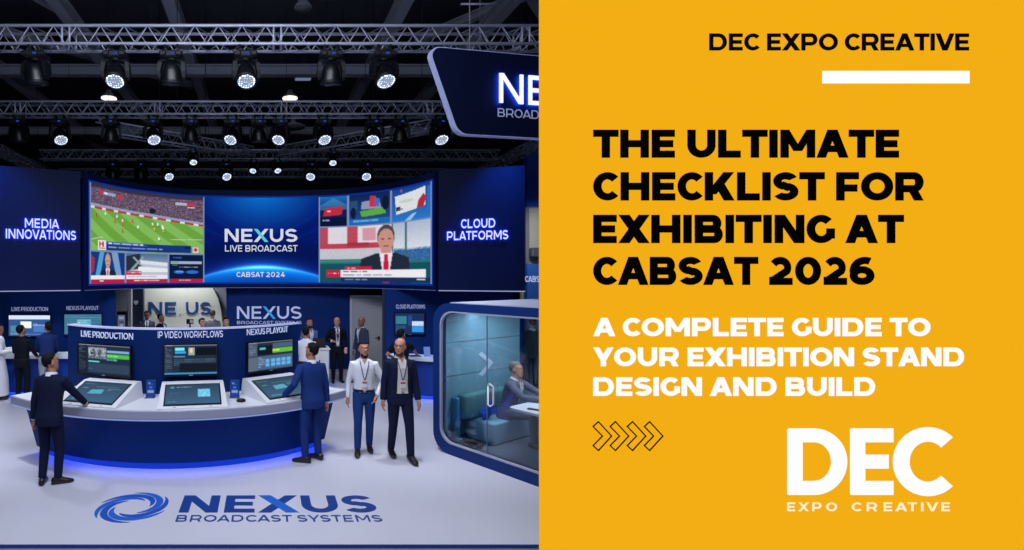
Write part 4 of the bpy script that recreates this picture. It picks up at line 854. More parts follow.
for k in range(n + 1):
    u, v = inn[k % n]; e = Vector((math.copysign(.022, c0.x - u) if abs(u - c0.x) > .9 else 0, math.copysign(.022, c0.y - v) if abs(v - c0.y) > .75 else 0))
    rings.append([pl(u, -.028, v), pl(u + e.x, -.028, v + e.y), pl(u + e.x, .02, v + e.y), pl(u, .02, v)])
b.loft(rings, sm=False, caps=False); b.build('inner_trim', mat('pod_trim', '9a9dae', .4), pod)
GL = glass_mat()
def pane(b, x0, x1, y):
    b.prism([(x0, .19), (x1, .19), (x1, PH - .145), (x0, PH - .145)], lambda u, v, d: pl(u, y - d, v), -.006, .006)
b = MB(); pane(b, .175, .925, .045); b.build('fixed_glass', GL, pod)
b = MB(); pane(b, .935, 1.95, .045); dg_ = b.build('glass_door', GL, pod)
b = MB(); b.box(pl(.93, .045, 1.2), (.012, .014, 2.0), Matrix.Rotation(PA, 3, 'Z')); b.build('door_joint', mat('joint_grey', '5c7088', .3), dg_, world=True)
b = MB(); b.tube([pl(1.0, .03, 1.20), pl(1.0, -.035, 1.22), pl(1.04, -.045, 1.235), pl(1.085, -.035, 1.2), pl(1.085, -.035, .95), pl(1.04, -.045, .915), pl(1.0, -.035, .93), pl(1.0, -.035, 1.2)], .012, 8); b.build('door_handle', mat('pale_handle', 'd6d3da', .3), dg_, world=True)
b = MB(); pane(b, 1.96, PW - .175, .045); b.build('fixed_glass', GL, pod)
b = MB(); pane(b, .175, PW - .175, PDp - .06); b.build('back_glass', GL, pod)
TEAL = mat('teal_padding', '6f9cb2', .8, noise=.06, nscale=9, bump=.15); TEAL_S = mat('teal_seat', '7fb0cc', .75, noise=.05, nscale=12, bump=.1); TEAL_B = mat('teal_backrest', '4d8088', .8, noise=.05, nscale=12, bump=.1)
b = MB()
for z0, z1 in ((.10, .62), (.63, 1.16), (1.17, 1.70), (1.71, 2.26)): b.prism([(.0, z0 + .0), (1.98, z0), (1.98, z1), (.0, z1)], lambda u, v, d: pl(.10 + d, .13 + u, v), 0, .035)
b.build('padded_wall', TEAL, pod)
b = MB(); b.prism([(.10, .11), (PW - .10, .11), (PW - .10, PDp - .13), (.10, PDp - .13)], lambda u, v, d: pl(u, v, .09 + d), 0, .014); b.build('carpet', mat('pod_carpet', '5e6880', .95, noise=.15, nscale=80, bump=.2), pod)
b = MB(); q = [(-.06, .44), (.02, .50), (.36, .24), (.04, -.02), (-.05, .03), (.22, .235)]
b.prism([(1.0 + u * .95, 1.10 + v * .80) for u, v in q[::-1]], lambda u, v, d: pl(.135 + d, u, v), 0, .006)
b.build('painted_reflection', mat('pale_reflection', 'c2cce4', .6), pod)  # reflection in the glass, painted as a pale shape on the wall
sofa = thing('pod_sofa', 'teal upholstered bench sofa inside the meeting pod', 'sofa', tuple(pl(.4, 1.3, .105)))
Mz = Matrix.Rotation(PA, 3, 'Z')
b = MB(); b.box(pl(.39, 1.33, .29), (.52, 1.44, .34), Mz); b.build('seat', TEAL_S, sofa, bevel=.035)
b = MB(); b.box(pl(.235, 1.20, .67), (.18, 1.70, .42), Mz); b.build('backrest', TEAL_B, sofa, bevel=.06)
b = MB(); b.box(pl(.19, .29, .47), (.12, .09, .72), Mz); b.build('end_panel', mat('teal_end', '3a7fa4', .7), sofa, bevel=.03)
b = MB(); b.box(pl(.40, 1.33, .11), (.44, 1.3, .02), Mz); b.build('plinth', BLACK, sofa)
t = thing('bench_cushion', 'bright blue cushion on the teal bench beside the seated man', 'cushion', tuple(pl(.42, .74, .47)))
b = MB(); M3 = Mz @ Matrix.Rotation(R_(-70), 3, 'Y') @ Matrix.Rotation(R_(38), 3, 'Z')
rings = []
for q, th in ((.02, .004), (.6, .035), (.9, .05), (1.0, .056), (.9, .05), (.6, .035), (.02, .004)): pass
cu = pl(.44, .74, .60)
def pil(u, v): e = (1 - abs(u) ** 2.6) * (1 - abs(v) ** 2.6); return .055 * max(e, 0) ** .6, 1 - .10 * (1 - min(1, abs(u) ** 2)) * abs(v), 1 - .10 * (1 - min(1, abs(v) ** 2)) * abs(u)
NP = 14; vs = []; fs = []
for sd in (1, -1):
    o_ = len(vs)
    for a in range(NP + 1):
        for c in range(NP + 1):
            u, v = -1 + 2 * a / NP, -1 + 2 * c / NP; hh, kv, ku = pil(u, v); vs.append(cu + M3 @ Vector((u * .15 * ku, v * .15 * kv, sd * (hh + .002))))
    for a in range(NP):
        for c in range(NP):
            f = (o_ + a * (NP + 1) + c, o_ + (a + 1) * (NP + 1) + c, o_ + (a + 1) * (NP + 1) + c + 1, o_ + a * (NP + 1) + c + 1); fs.append(f if sd > 0 else f[::-1])
b.add(vs, fs, 0, True); b.build('cover', mat('blue_cushion', '1f5fd6', .8), t)
t = thing('lump', 'black bag lying at the end of the teal bench on the pod carpet', 'lump', tuple(pl(.46, .36, .105)))  # plain black rounded form on the carpet at the bench end
b = MB(); b.box(pl(.46, .36, .155), (.34, .14, .10), Mz, bev=.04); b.build('body', mat('lump_black', '07080c', .7), t); b = MB(); b.tube([pl(.36, .36, .2), pl(.42, .34, .235), pl(.52, .34, .235), pl(.58, .36, .2)], .008, 6); b.build('loop', mat('lump_black', '07080c'), t)
t = thing('meeting_table', 'white table with rounded corners inside the meeting pod', 'table', tuple(pl(1.6, .82, .105)))
b = MB(); b.prism(rounded([(1.0, .42), (2.2, .42), (2.2, 1.25), (1.0, 1.25)], .10, 6), lambda u, v, d: pl(u, v, .80 + d), 0, .035); b.build('tabletop', WHITE, t)
b = MB(); b.lathe([(.05, .14), (.045, .80)], Matrix.Translation(pl(1.6, .82, 0)), 14); b.build('leg', BLACK, t)
b = MB(); b.lathe([(.26, .105), (.26, .12), (.05, .145)], Matrix.Translation(pl(1.6, .82, 0)), 24); b.build('foot', BLACK, t)
t = thing('mobile_phone', 'black phone lying on the white pod table', 'phone', tuple(pl(1.30, .60, .835)))
b = MB(); b.box(pl(1.30, .60, .841), (.17, .075, .011), Matrix.Rotation(PA + .3, 3, 'Z'), bev=.004); b.build('casing', BLACK, t); b = MB(); b.box(pl(1.30, .60, .8475), (.155, .066, .002), Matrix.Rotation(PA + .3, 3, 'Z')); b.build('screen', mat('dark_glass', '1c2a4a'), t)
t = thing('folding_stand', 'black slatted folding stand beneath the pod table edge', 'stand', tuple(pl(1.72, .5, .105)))
b = MB()
for k in range(4): b.box(pl(1.72, .50, .50 + k * .055), (.26, .18, .018), Mz)
b.build('slat', BLACK, t); b = MB(); b.tube([pl(1.72, .5, .105), pl(1.72, .5, .70)], .02, 8); b.build('post', BLACK, t)

# ------------------------------------------------------------------ logo laid on the stand floor
t = thing('floor_logo', 'blue swirl emblem with the words NEXUS BROADCAST SYSTEMS laid on the white floor', 'floor graphic', (0.2, 6.1, 0))
ff = lambda u, v, d: Vector((u, v, d)); gb = mat('floor_vinyl_navy', '123a86', .45); gm = mat('floor_vinyl_blue', '1c5fc0', .45)
b = MB(); 
Y0, Y1 = G(0, 512.6).y, G(0, 495.6).y
def wide_logo():
    put_text(b, 'NEXUS', ff, -1.02, 1.345, Y0, Y1, w=.27, h=.21, track=.13, d0=.0005, d1=.003, xmi=1)
wide_logo(); b.build('lettering', [gb, gm], t)
b = MB(); put_text(b, 'BROADCAST SYSTEMS', ff, -1.02, 1.345, G(0, 521.8).y, G(0, 515.2).y, w=.17, h=.17, track=.26, d0=.0005, d1=.003); b.build('small_lettering', gb, t)
def crescent(b, a0, a1, r0, r1, th, mi=0, n=20):
    """a blade that winds from radius r0 to r1 and tapers at both ends"""
    q = []
    for k in range(n + 1):
        f = k / n; a = R_(a0 + (a1 - a0) * f); r = r0 + (r1 - r0) * f; w = th * math.sin(math.pi * f) ** .7 / 2
        q.append(((r - w) * math.cos(a), (r - w) * math.sin(a), (r + w) * math.cos(a), (r + w) * math.sin(a)))
    for A, B in zip(q, q[1:]):
        P = [(A[0], A[1]), (A[2], A[3]), (B[2], B[3]), (B[0], B[1])]; P = [(u, v * .92 + .10 * u) for u, v in P]
        ar = sum(P[i][0] * P[(i + 1) % 4][1] - P[(i + 1) % 4][0] * P[i][1] for i in range(4))
        if ar < 0: P = P[::-1]
        b.prism([(-1.60 + u, 6.16 + v) for u, v in P], ff, .0005, .003, mi)
b = MB()
for q in range(6): crescent(b, 160 - 60 * q, 160 - 60 * q - 165, .435, .20, .088, q % 2, 26)
b.build('swirl_emblem', [mat('floor_vinyl_royal', '1a4fb4', .45), gm], t)

# ------------------------------------------------------------------ yellow title panel, added in the aisle; its even glow is made up
YW = 4.0; k = YW / FPX
yx = lambda px: (px - CX) * k
yz = lambda py: CZ - (py - CY) * k
yl = thing('added_title_panel', 'added tall flat glowing yellow title panel with bold black and white headline lettering', 'title panel', (yx(800), YW, -.035))
yf = lambda u, v, d: Vector((u, YW - d, v))
b = MB(); x0, x1, z0, z1 = yx(539), yx(1062), .02, yz(-22)
b.add([(x0, YW, z0), (x1, YW, z0), (x1, YW, z1), (x0, YW, z1)], [(0, 1, 2, 3)])
b.build('glowing_face', glow('glowing_yellow', 'f3ae14', 1.0), yl)
b = MB(); e = .24; y2 = YW + .16
vs = [(x0, YW + .002, z0), (x1, YW + .002, z0), (x1, YW + .002, z1), (x0, YW + .002, z1), (x0 + e, y2, z0), (x1 - e, y2, z0), (x1 - e, y2, z1 - .02), (x0 + e, y2, z1 - .02)]
b.add(vs, [(3, 2, 1, 0), (4, 5, 6, 7), (0, 1, 5, 4), (1, 2, 6, 5), (2, 3, 7, 6), (3, 0, 4, 7)]); b.build('frame', mat('title_panel_frame', 'b98a1e', .5), yl)
for fx in (x0 + .8, x1 - .8):
    b = MB(); b.box((fx, YW + .1, -.0075), (.5, .7, .05)); b.build('foot_plate', BLACK, yl)
BK = mat('matt_black_letter', '030303', .9, spec=.1); INK = mat('ink_letter', '14181f', .9, spec=.1); WH = glow('white_glowing_letter', 'ffffff', 1.0)
def ytext(name, txt, px0, px1, py0, py1, m, **kw):
    b = MB(); put_text(b, txt, yf, yx(px0), yx(px1), yz(py1), yz(py0), d0=.001, d1=.004, **kw); b.build(name, m, yl)
ytext('header_lettering', 'DEC EXPO CREATIVE', 709, 968.5, 33.6, 50.6, INK, w=.245, h=.21, track=.09)
b = MB(); b.prism([(yx(822), yz(83.5)), (yx(969), yz(83.5)), (yx(969), yz(71)), (yx(822), yz(71))], yf, .001, .004); b.build('underline_bar', WH, yl)
for txt, xe, y0, y1 in (('THE ULTIMATE', 898.5, 129.8, 157.8), ('CHECKLIST FOR', 923, 172.2, 200.6), ('EXHIBITING AT', 903.5, 214.8, 243.2), ('CABSAT 2026', 874, 256.8, 285)):
    ytext('title_lettering', txt, 593, xe, y0, y1, BK, w=.305, h=.255, track=.06)
for txt, xe, y0, y1 in (('A COMPLETE GUIDE TO', 930, 317.8, 336.2), ('YOUR EXHIBITION STAND', 963.5, 347.4, 366.2), ('DESIGN AND BUILD', 874.6, 377.2, 395.8)):
    ytext('subtitle_lettering', txt, 593, xe, y0, y1, WH, w=.28, h=.235, track=.08)
b = MB(); lw = .62
for kx in range(4):
    P = [(592.9, 426.4), (598.2, 421.6), (611.4, 436), (598.2, 450.4), (592.9, 445.5), (602.2, 436)]; P = [(a + kx * 17.06, c) for a, c in P]
    for i in range(6):
        (xa, ya), (xb, yb_) = P[i], P[(i + 1) % 6]; d = Vector((xb - xa, yb_ - ya)).normalized(); nx, ny = -d.y * lw, d.x * lw; ex, ey = d.x * lw * .8, d.y * lw * .8
        b.prism([(yx(u), yz(v)) for u, v in ((xa - ex + nx, ya - ey + ny), (xb + ex + nx, yb_ + ey + ny), (xb + ex - nx, yb_ + ey - ny), (xa - ex - nx, ya - ey - ny))], yf, .001, .004)
b.build('chevron_outline', mat('dark_brown_line', '2a2106', .8, spec=.1), yl)
# the big monogram
def mono(b):
    P = []
    def rect(a, c, d, e): P.append([(a, e), (d, e), (d, c), (a, c)])
    def arc(cx, cy, rx, ry, wx, wy, a0, a1, n=30):
        for i in range(n):
            p, q = R_(a0 + (a1 - a0) * i / n), R_(a0 + (a1 - a0) * (i + 1) / n)
            P.append([(cx + (rx - wx) * math.cos(p), cy - (ry - wy) * math.sin(p)), (cx + rx * math.cos(p), cy - ry * math.sin(p)), (cx + rx * math.cos(q), cy - ry * math.sin(q)), (cx + (rx - wx) * math.cos(q), cy - (ry - wy) * math.sin(q))])
    T, Bm = 428.2, 494.8; m = (T + Bm) / 2
    rect(787, T + .8, 802.2, Bm - .8); rect(788, T, 814, T + 14); rect(788, Bm - 14, 814, Bm); arc(813.5, m, 33.3, (Bm - T) / 2, 16, 14, -90, 90)
    rect(849.8, T + .8, 864.8, Bm - .8); rect(850.6, T, 893, T + 14); rect(850.6, Bm - 14, 893, Bm); rect(851, m - 7, 888.2, m + 7)
    arc(927.5, m, 35, 34.5, 16.5, 14.5, 45, 315, 40)
    for p in P: b.prism([(yx(u), yz(v)) for u, v in p], yf, .001, .004)
b = MB(); mono(b); b.build('monogram_lettering', WH, yl)
ytext('small_lettering', 'EXPO', 787, 836.5, 502.3, 511, glow('cream_letter', 'fdf0d0', 1.0), w=.2, h=.18, track=.75)
ytext('small_lettering', 'CREATIVE', 851.5, 949.3, 502.3, 511, glow('cream_letter', 'fdf0d0'), w=.2, h=.18, track=.72)

# ------------------------------------------------------------------ people
SKIN = {'tan': mat('skin_tan', 'b07a62', .55, noise=.05, nscale=30), 'fair': mat('skin_fair', 'c08e7a', .55, noise=.05, nscale=30), 'brown': mat('skin_brown', '8a5a44', .55, noise=.05, nscale=30)}
HAIR = {'black': mat('hair_black', '0d0b0a', .75, spec=.2, noise=.2, nscale=90, bump=.4), 'grey': mat('hair_grey', '5d5650', .7, noise=.2, nscale=90, bump=.4), 'stubble': mat('hair_stubble', '4a372e', .8, noise=.2, nscale=120)}
CLOTH = {}
def cloth(name, hx, sh=.85): return mat(name, hx, sh, noise=.05, nscale=9, bump=.55, spec=.15)
NAVY_S = cloth('dark_navy_suiting', '131a36'); BLUE_S = cloth('blue_suiting', '183270'); BLACK_S = cloth('black_suiting', '10131f'); GREY_S = cloth('grey_suiting', '4a5068'); LBLUE_S = cloth('light_blue_suiting', '5a76ac')
SHIRT = cloth('white_shirting', 'd6d8e2'); SHIRT_L = cloth('pale_shirting', 'c9c6c0'); TEE = cloth('black_jersey', '10131d'); JEAN = cloth('blue_trousers', '1a3672'); ROBE = cloth('white_robe_cloth', 'dcdde6')
SHOE = mat('brown_black_shoe', '1c1514', .35); LEATH = mat('black_leather', '0c0c10', .4); LANY = mat('dark_lanyard', '26325e', .6); BADGE = mat('white_badge', 'd9d4d8', .4); TIE = mat('dark_tie', '2a2440', .6); EYEW = mat('eye_white', 'd8d4d0', .3); EYED = mat('eye_dark', '120c0a', .2); LIP = mat('lip', '8a4f48', .6)

def ik(a, c, l1, l2, pole):
    a, c = Vector(a), Vector(c); d = c - a; L = d.length
    if L > (l1 + l2) * .995: c = a + d * ((l1 + l2) * .995 / L); d = c - a; L = d.length
    x = (l1 * l1 - l2 * l2 + L * L) / (2 * L); h = math.sqrt(max(l1 * l1 - x * x, 0)); n = d.normalized(); p = Vector(pole); p = (p - n * p.dot(n)).normalized()
    return a + n * x + p * h, c
HEAD = [(-.012, .030, .070, .000), (.004, .044, .083, -.018), (.026, .053, .090, -.030), (.052, .061, .092, -.052), (.085, .068, .090, -.078), (.105, .071, .089, -.088), (.125, .0735, .086, -.094), (.155, .0755, .089, -.099), (.185, .0735, .080, -.098), (.210, .062, .060, -.085), (.228, .040, .030, -.058), (.236, .015, .0, -.025)]
def head_ring(i, k=1.0, grow=0.0, n=28):
    z, hw, yf, yb = HEAD[i]; cy, ry = (yf + yb) / 2, (yf - yb) / 2; out = []
    for j in range(n):
        a = 2 * math.pi * j / n; c, s = math.cos(a), math.sin(a); e = .92
        out.append(Vector(((hw + grow) * math.copysign(abs(c) ** e, c), cy + (ry + grow) * math.copysign(abs(s) ** e, s), z)))
    return out

def person(label, loc, face, H=1.75, skin='tan', hair='black', bald=False, beard=False, top='suit', top_m=None, shirt=None, leg_m=None, shoe_m=None, tie=None,
           feet=((-.11, .0, 10), (.11, .04, -10)), handL=None, handR=None, poleL=(-.6, -1, -.2), poleR=(.6, -1, -.2), yaw=0, pitch=0, lean=0, fine=.0095, lanyard=False, badge=False, belt=True,
           open_w=None, seat=None, knees=None, cat='person', lower=True, curl=.5, name='person'):
    """built facing +y, x to the person's own right, then turned; face = direction of sight in degrees from +x"""
    k = H / 1.75
    T = thing(name, label, cat, loc, R_(face - 90))
    def bd(b, nm, m, parent=T, **kw): return b.build(nm, m, parent, world=False, **kw)
    S = lambda v: Vector(v) * k
    hipz = .90 if seat is None else seat / k
    ln = R_(lean); P0 = Vector((0, 0, hipz + .04))
    def TL(p):      # torso lean about the hips
        q = Vector(p) - Vector((0, 0, .94)); c, s = math.cos(ln), math.sin(ln)
        return Vector((q.x, q.y * c + q.z * s, -q.y * s + q.z * c)) + P0
    sh = {-1: TL((-.172, -.01, 1.385)), 1: TL((.172, -.01, 1.385))}
    hands = {-1: handL or (-.25, .04, .82), 1: handR or (.25, .04, .82)}; poles = {-1: poleL, 1: poleR}
    arm = {}
    for s in (-1, 1):
        h = Vector(hands[s]); h = Vector((h.x / k, h.y / k, h.z / k)); e, w = ik(sh[s], h, .29, .255, poles[s]); arm[s] = (sh[s], e, w)
    leg = {}
    for i, s in enumerate((-1, 1)):
        fx, fy, fa = feet[i]; hip = Vector((s * .09, 0, hipz - .0)); an = Vector((fx, fy, .085))
        kn, an = ik(hip, an, .418, .402, (math.sin(R_(-fa)) * .3, 1, 0.05)) if knees is None else (Vector(knees[i]), an)
        leg[s] = (hip, kn, an, fa)
    # ---- body (one surface: head, neck, trunk, arms, hands, legs)
    b = MB(); yw, pt_ = R_(yaw), R_(pitch)
    HM = Matrix.Rotation(-yw, 4, 'Z') @ Matrix.Rotation(-pt_, 4, 'X')
    nb = TL((0, -.015, 1.50)); hb = nb + Vector((0, .014, .004))
    def HP(v): return (HM @ Vector(v)) + hb
    b.loft([[S(HP(p)) for p in head_ring(i)] for i in range(len(HEAD))])
    b.loft([[S(HP(Vector((x * w, y, z)))) for x, w in ((-1, w_), (-.5, w_), (0, w_), (.5, w_), (1, w_))] + [S(HP((0, .07, z)))] for w_, y, z in ((.008, .088, .135), (.013, .104, .105), (.017, .112, .088), (.016, .098, .078))])
    for s in (-1, 1):
        b.ell(S(HP((s * .076, -.008, .108))), (.012 * k, .020 * k, .032 * k), 8, 6, Matrix.Rotation(-yw - s * .35, 3, 'Z'))
    b.ell(S(HP((0, .084, .150))), (.050 * k, .012 * k, .010 * k), 10, 6, HM.to_3x3())
    b.tube([S(TL((0, -.02, 1.40))), S(nb + Vector((0, 0, 0))), S(HP((0, -.012, .05)))], [.070 * k, .058 * k, .056 * k], 14, cap=.3)
    secs = [(.84, .135, .09), (.95, .145, .095), (1.08, .130, .085), (1.22, .150, .10), (1.34, .155, .10), (1.40, .135, .085), (1.45, .08, .06)]
    def tring(z, hw, df, db=None, n=24, off=0):
        db = db or df
        return [S(TL(((hw + off) * math.copysign(abs(math.cos(a)) ** .85, math.cos(a)), (math.copysign(abs(math.sin(a)) ** .9, math.sin(a))) * ((df if math.sin(a) > 0 else db) + off) - .01, z))) for a in [2 * math.pi * j / n for j in range(n)]]
    b.loft([tring(z, w, d) for z, w, d in secs])
    for s in (-1, 1):
        a, e, w = arm[s]; b.tube([S(TL((s * .10, -.01, 1.375))), S(a), S(a.lerp(e, .5)), S(e), S(e.lerp(w, .35)), S(w)], [.05 * k, .05 * k, .044 * k, .036 * k, .037 * k, .026 * k], 10, cap=.5)
        hd = (w - e).normalized(); up = Vector((0, 0, 1)) if abs(hd.z) < .8 else Vector((0, 1, 0)); sd = hd.cross(up).normalized(); pn = sd.cross(hd).normalized()
        if abs(hd.z) >= .8: sd, pn = Vector((0, 1, 0)), Vector((-s, 0, 0)); sd = (sd - hd * sd.dot(hd)).normalized(); pn = (pn - hd * pn.dot(hd)).normalized()
        else: pn = -pn if pn.z > 0 else pn; 
        # palm then four fingers and a thumb
        b.tube([S(w - hd * .01), S(w + hd * .03), S(w + hd * .085)], [(.024 * k, .022 * k)] + [(.030 * k, .019 * k), (.034 * k, .016 * k)], 10, cap=.3)
        ax = sd if abs(hd.z) >= .8 else sd
        tsd = 1 if abs(hd.z) >= .8 else -s * (1 if True else 1)
        for q, (o, L) in enumerate(((-.030, .062), (-.010, .074), (.010, .078), (.030, .070))):
            ro = w + hd * .082 + ax * (o * tsd); c1 = hd * math.cos(.3 * curl) + pn * math.sin(.5 * curl); c2 = hd * math.cos(.9 * curl) + pn * math.sin(1.2 * curl)
            b.tube([S(ro), S(ro + c1 * L * .5), S(ro + c1 * L * .5 + c2 * L * .5)], [.0098 * k, .009 * k, .0075 * k], 7, cap=.6)
        ro = w + hd * .025 + ax * (.030 * tsd); b.tube([S(ro), S(ro + hd * .03 + ax * tsd * .022 + pn * .008), S(ro + hd * .062 + ax * tsd * .026 + pn * .014)], [.013 * k, .011 * k, .0085 * k], 7, cap=.6)
    for s in (-1, 1):
        h, kn, an, fa = leg[s]; b.tube([S(h + Vector((0, 0, .03))), S(h.lerp(kn, .5)), S(kn), S(kn.lerp(an, .3)), S(an)], [.075 * k, .068 * k, .050 * k, .050 * k, .036 * k], 10, cap=.5)
        fd = Vector((math.sin(R_(-fa)), math.cos(R_(-fa)), 0)); b.tube([S(an + Vector((0, 0, -.035)) - fd * .03), S(an + fd * .06 + Vector((0, 0, -.045))), S(an + fd * .13 + Vector((0, 0, -.057)))], [.032 * k, .034 * k, .022 * k], 8, cap=.6)
    body = bd(b, 'body', SKIN[skin], remesh=fine * k, smooth_it=2)
    # ---- clothing
    J = {'suit': [(.79, .185, .130, .135), (.90, .188, .130, .140), (1.00, .172, .122, .122), (1.10, .165, .120, .115), (1.22, .180, .128, .122), (1.33, .186, .130, .125), (1.385, .180, .118, .115), (1.43, .150, .098, .096), (1.462, .100, .074, .080)],
         'shirt': [(.955, .160, .115, .115), (1.00, .162, .118, .116), (1.10, .158, .118, .112), (1.22, .172, .126, .116), (1.33, .174, .126, .118), (1.385, .168, .114, .108), (1.43, .140, .094, .090), (1.462, .095, .072, .076)]}
    J['tee'] = [(.90, .172, .122, .120)] + J['shirt'][1:-1] + [(1.455, .10, .072, .074)]
    J['robe'] = [(.10, .25, .23, .22), (.45, .225, .215, .19), (.85, .195, .15, .15)] + J['suit'][2:]
    sec = J[top]
    def fit(z):
        for (z0, *q0), (z1, *q1) in zip(sec, sec[1:]):
            if z0 <= z <= z1: t = (z - z0) / (z1 - z0); return [a + (c - a) * t for a, c in zip(q0, q1)]
        return sec[0][1:] if z < sec[0][0] else sec[-1][1:]
    b = MB(); b.loft([tring(z, w, df, db) for z, w, df, db in sec])
    r = dict(suit=(.068, .060, .052, .046), shirt=(.060, .052, .044, .036), tee=(.062, .058, .056, .05), robe=(.070, .064, .058, .054))[top]
    for s in (-1, 1):
        a, e, w = arm[s]; hd = (w - e).normalized()
        if top == 'tee': b.tube([S(TL((s * .09, -.01, 1.375))), S(a), S(a.lerp(e, .70))], [r[0] * k, r[0] * k, r[2] * k], 12, cap=.2)
        else: b.tube([S(TL((s * .09, -.01, 1.375))), S(a), S(a.lerp(e, .55)), S(e), S(e.lerp(w, .5)), S(w - hd * .005)], [r[0] * k, r[0] * k, r[1] * k, r[2] * k, (r[2] + r[3]) / 2 * k, r[3] * k], 12, cap=.15)
    jn = {'suit': 'suit_jacket', 'shirt': 'shirt', 'tee': 't_shirt', 'robe': 'robe'}[top]
    jac = bd(b, jn, top_m, remesh=.0105 * k, smooth_it=3)
    def fpt(x, z, off):
        w, df, db = fit(z); t = min(abs(x) / w, .98); return S(TL((x, (1 - t ** 2.3) ** (1 / 2.05) * df - .01 + off, z)))
    def patch(rows, off, nm, m, par, cols=8, th=.01):
        b = MB(); rings = []
        for z, xl, xr in rows:
            top_ = [fpt(xl + (xr - xl) * i / cols, z, off) for i in range(cols + 1)]; bot = [fpt(xr + (xl - xr) * i / cols, z, off - th) for i in range(cols + 1)]; rings.append(top_ + bot)
        b.loft(rings, sm=False); return bd(b, nm, m, par)
    if top == 'suit' and shirt is not None:
        ow = open_w or [(1.458, .045), (1.42, .062), (1.33, .052), (1.22, .036), (1.12, .018), (1.06, .006)]
        sp = patch([(z, -w, w) for z, w in ow], .006, 'shirt_front', shirt, T)
        for s in (-1, 1):
            patch([(z, s * w, s * (w + .012 + .05 * math.sin(math.pi * min(1, i / (len(ow) - 1) * 1.05)) ** .8)) if s > 0 else (z, s * (w + .012 + .05 * math.sin(math.pi * min(1, i / (len(ow) - 1) * 1.05)) ** .8), s * w) for i, (z, w) in enumerate(ow)], .011, 'lapel', top_m, jac, 3)
        if tie: patch([(1.45, -.022, .022), (1.43, -.016, .016), (1.30, -.024, .024), (1.10, -.012, .012)], .013, 'tie', tie, T, 3)
    if top == 'shirt':
        b = MB(); pts = []
        patch([(1.47, -.016, .016), (1.2, -.015, .015), (.97, -.015, .015)], .004, 'button_placket', top_m, jac, 2)
    cm = shirt if (top == 'suit' and shirt is not None) else (top_m if top in ('shirt', 'robe') else (SHIRT if top == 'suit' else None))
    if cm is not None:
        b = MB(); rg = []; gap = 26 if top in ('shirt', 'suit') else 4
        for z, g in ((1.440, .030), (1.476, .016), (1.492, .010), (1.490, .003), (1.44, .012)):
            rg.append([S(TL((((.058 + g) * math.cos(a)), -.012 + (z - 1.47) * .2 + (.060 + g) * math.sin(a), z - .020 * max(0, math.sin(a))))) for a in [R_(90 + gap + (360 - 2 * gap) * j / 20) for j in range(21)]])
        b.loft(list(map(list, zip(*rg))), closed=True, caps=True, sm=False); bd(b, 'collar', cm, jac)
        if top == 'shirt' or (top == 'suit' and shirt is not None and not tie):
            patch([(1.462, -.036, .036), (1.44, -.024, .024), (1.415, -.010, .010), (1.40, -.002, .002)], .009 if top == 'suit' else .004, 'open_neck', SKIN[skin], T, 4)
    if top == 'suit' and shirt is not None or top == 'suit':
        for s in (-1, 1):
            a, e, w = arm[s]; hd = (w - e).normalized(); b = MB(); b.tube([S(w - hd * .02), S(w + hd * .012)], [.040 * k, .036 * k], 12); bd(b, 'shirt_cuff', shirt or SHIRT, jac)
    if lower and leg_m is not None:
        b = MB()
        if seat is None: b.loft([tring(z, w, d, d2) for z, w, d, d2 in ((.80, .150, .100, .110), (.86, .168, .112, .128), (.94, .165, .112, .125), (1.02, .152, .110, .108))])
        else: b.loft([tring(z, w, d, d2) for z, w, d, d2 in ((.86, .175, .13, .14), (.94, .170, .118, .13), (1.02, .156, .112, .110))])
        for s in (-1, 1):
            h, kn, an, fa = leg[s]; b.tube([S(h + Vector((-s * .004, 0, .03))), S(h.lerp(kn, .45)), S(kn), S(kn.lerp(an, .4)), S(an + Vector((0, 0, .0)))], [.094 * k, .086 * k, .066 * k, .062 * k, .052 * k], 14, cap=.12)
        bd(b, 'trousers', leg_m, remesh=.0105 * k, smooth_it=3)
        if belt and top != 'suit' or (belt and open_w):
            b = MB(); rg = []
            for z, g in ((.965, .0), (.965, .006), (1.0, .006), (1.0, .0)): w, df, db = (.164, .119, .118) if top != 'suit' else (.164, .119, .118); rg.append(tring(z, w + g, df + g, db + g))
            b.loft(rg, sm=False, caps=False); bt = bd(b, 'belt', LEATH)
            b = MB(); b.box(S(TL((0, .118, .983))), (.045 * k, .012, .032 * k), bev=.004); bd(b, 'buckle', CHROME, bt)
    if lower:
        for s in (-1, 1):
            h, kn, an, fa = leg[s]; fd = Vector((math.sin(R_(-fa)), math.cos(R_(-fa)), 0)); sd = Vector((fd.y, -fd.x, 0)); rings = []
            for y, w, z0, z1 in ((-.085, .022, .012, .055), (-.078, .034, .0, .085), (-.03, .041, .0, .105), (.03, .043, .0, .100), (.085, .048, .0, .070), (.14, .046, .0, .055), (.185, .030, .004, .042), (.20, .012, .012, .03)):
                ring = []
                for a in range(12):
                    t = 2 * math.pi * a / 12; ring.append(S(Vector((an.x, an.y, 0)) + fd * y + sd * (w * math.cos(t)) + Vector((0, 0, (z0 + z1) / 2 + (z1 - z0) / 2 * math.copysign(abs(math.sin(t)) ** .7, math.sin(t))))) + Vector((0, 0, an.z * k - .085 * k)))
                rings.append(ring)
            b = MB(); b.loft(rings); bd(b, 'shoe', shoe_m or LEATH)
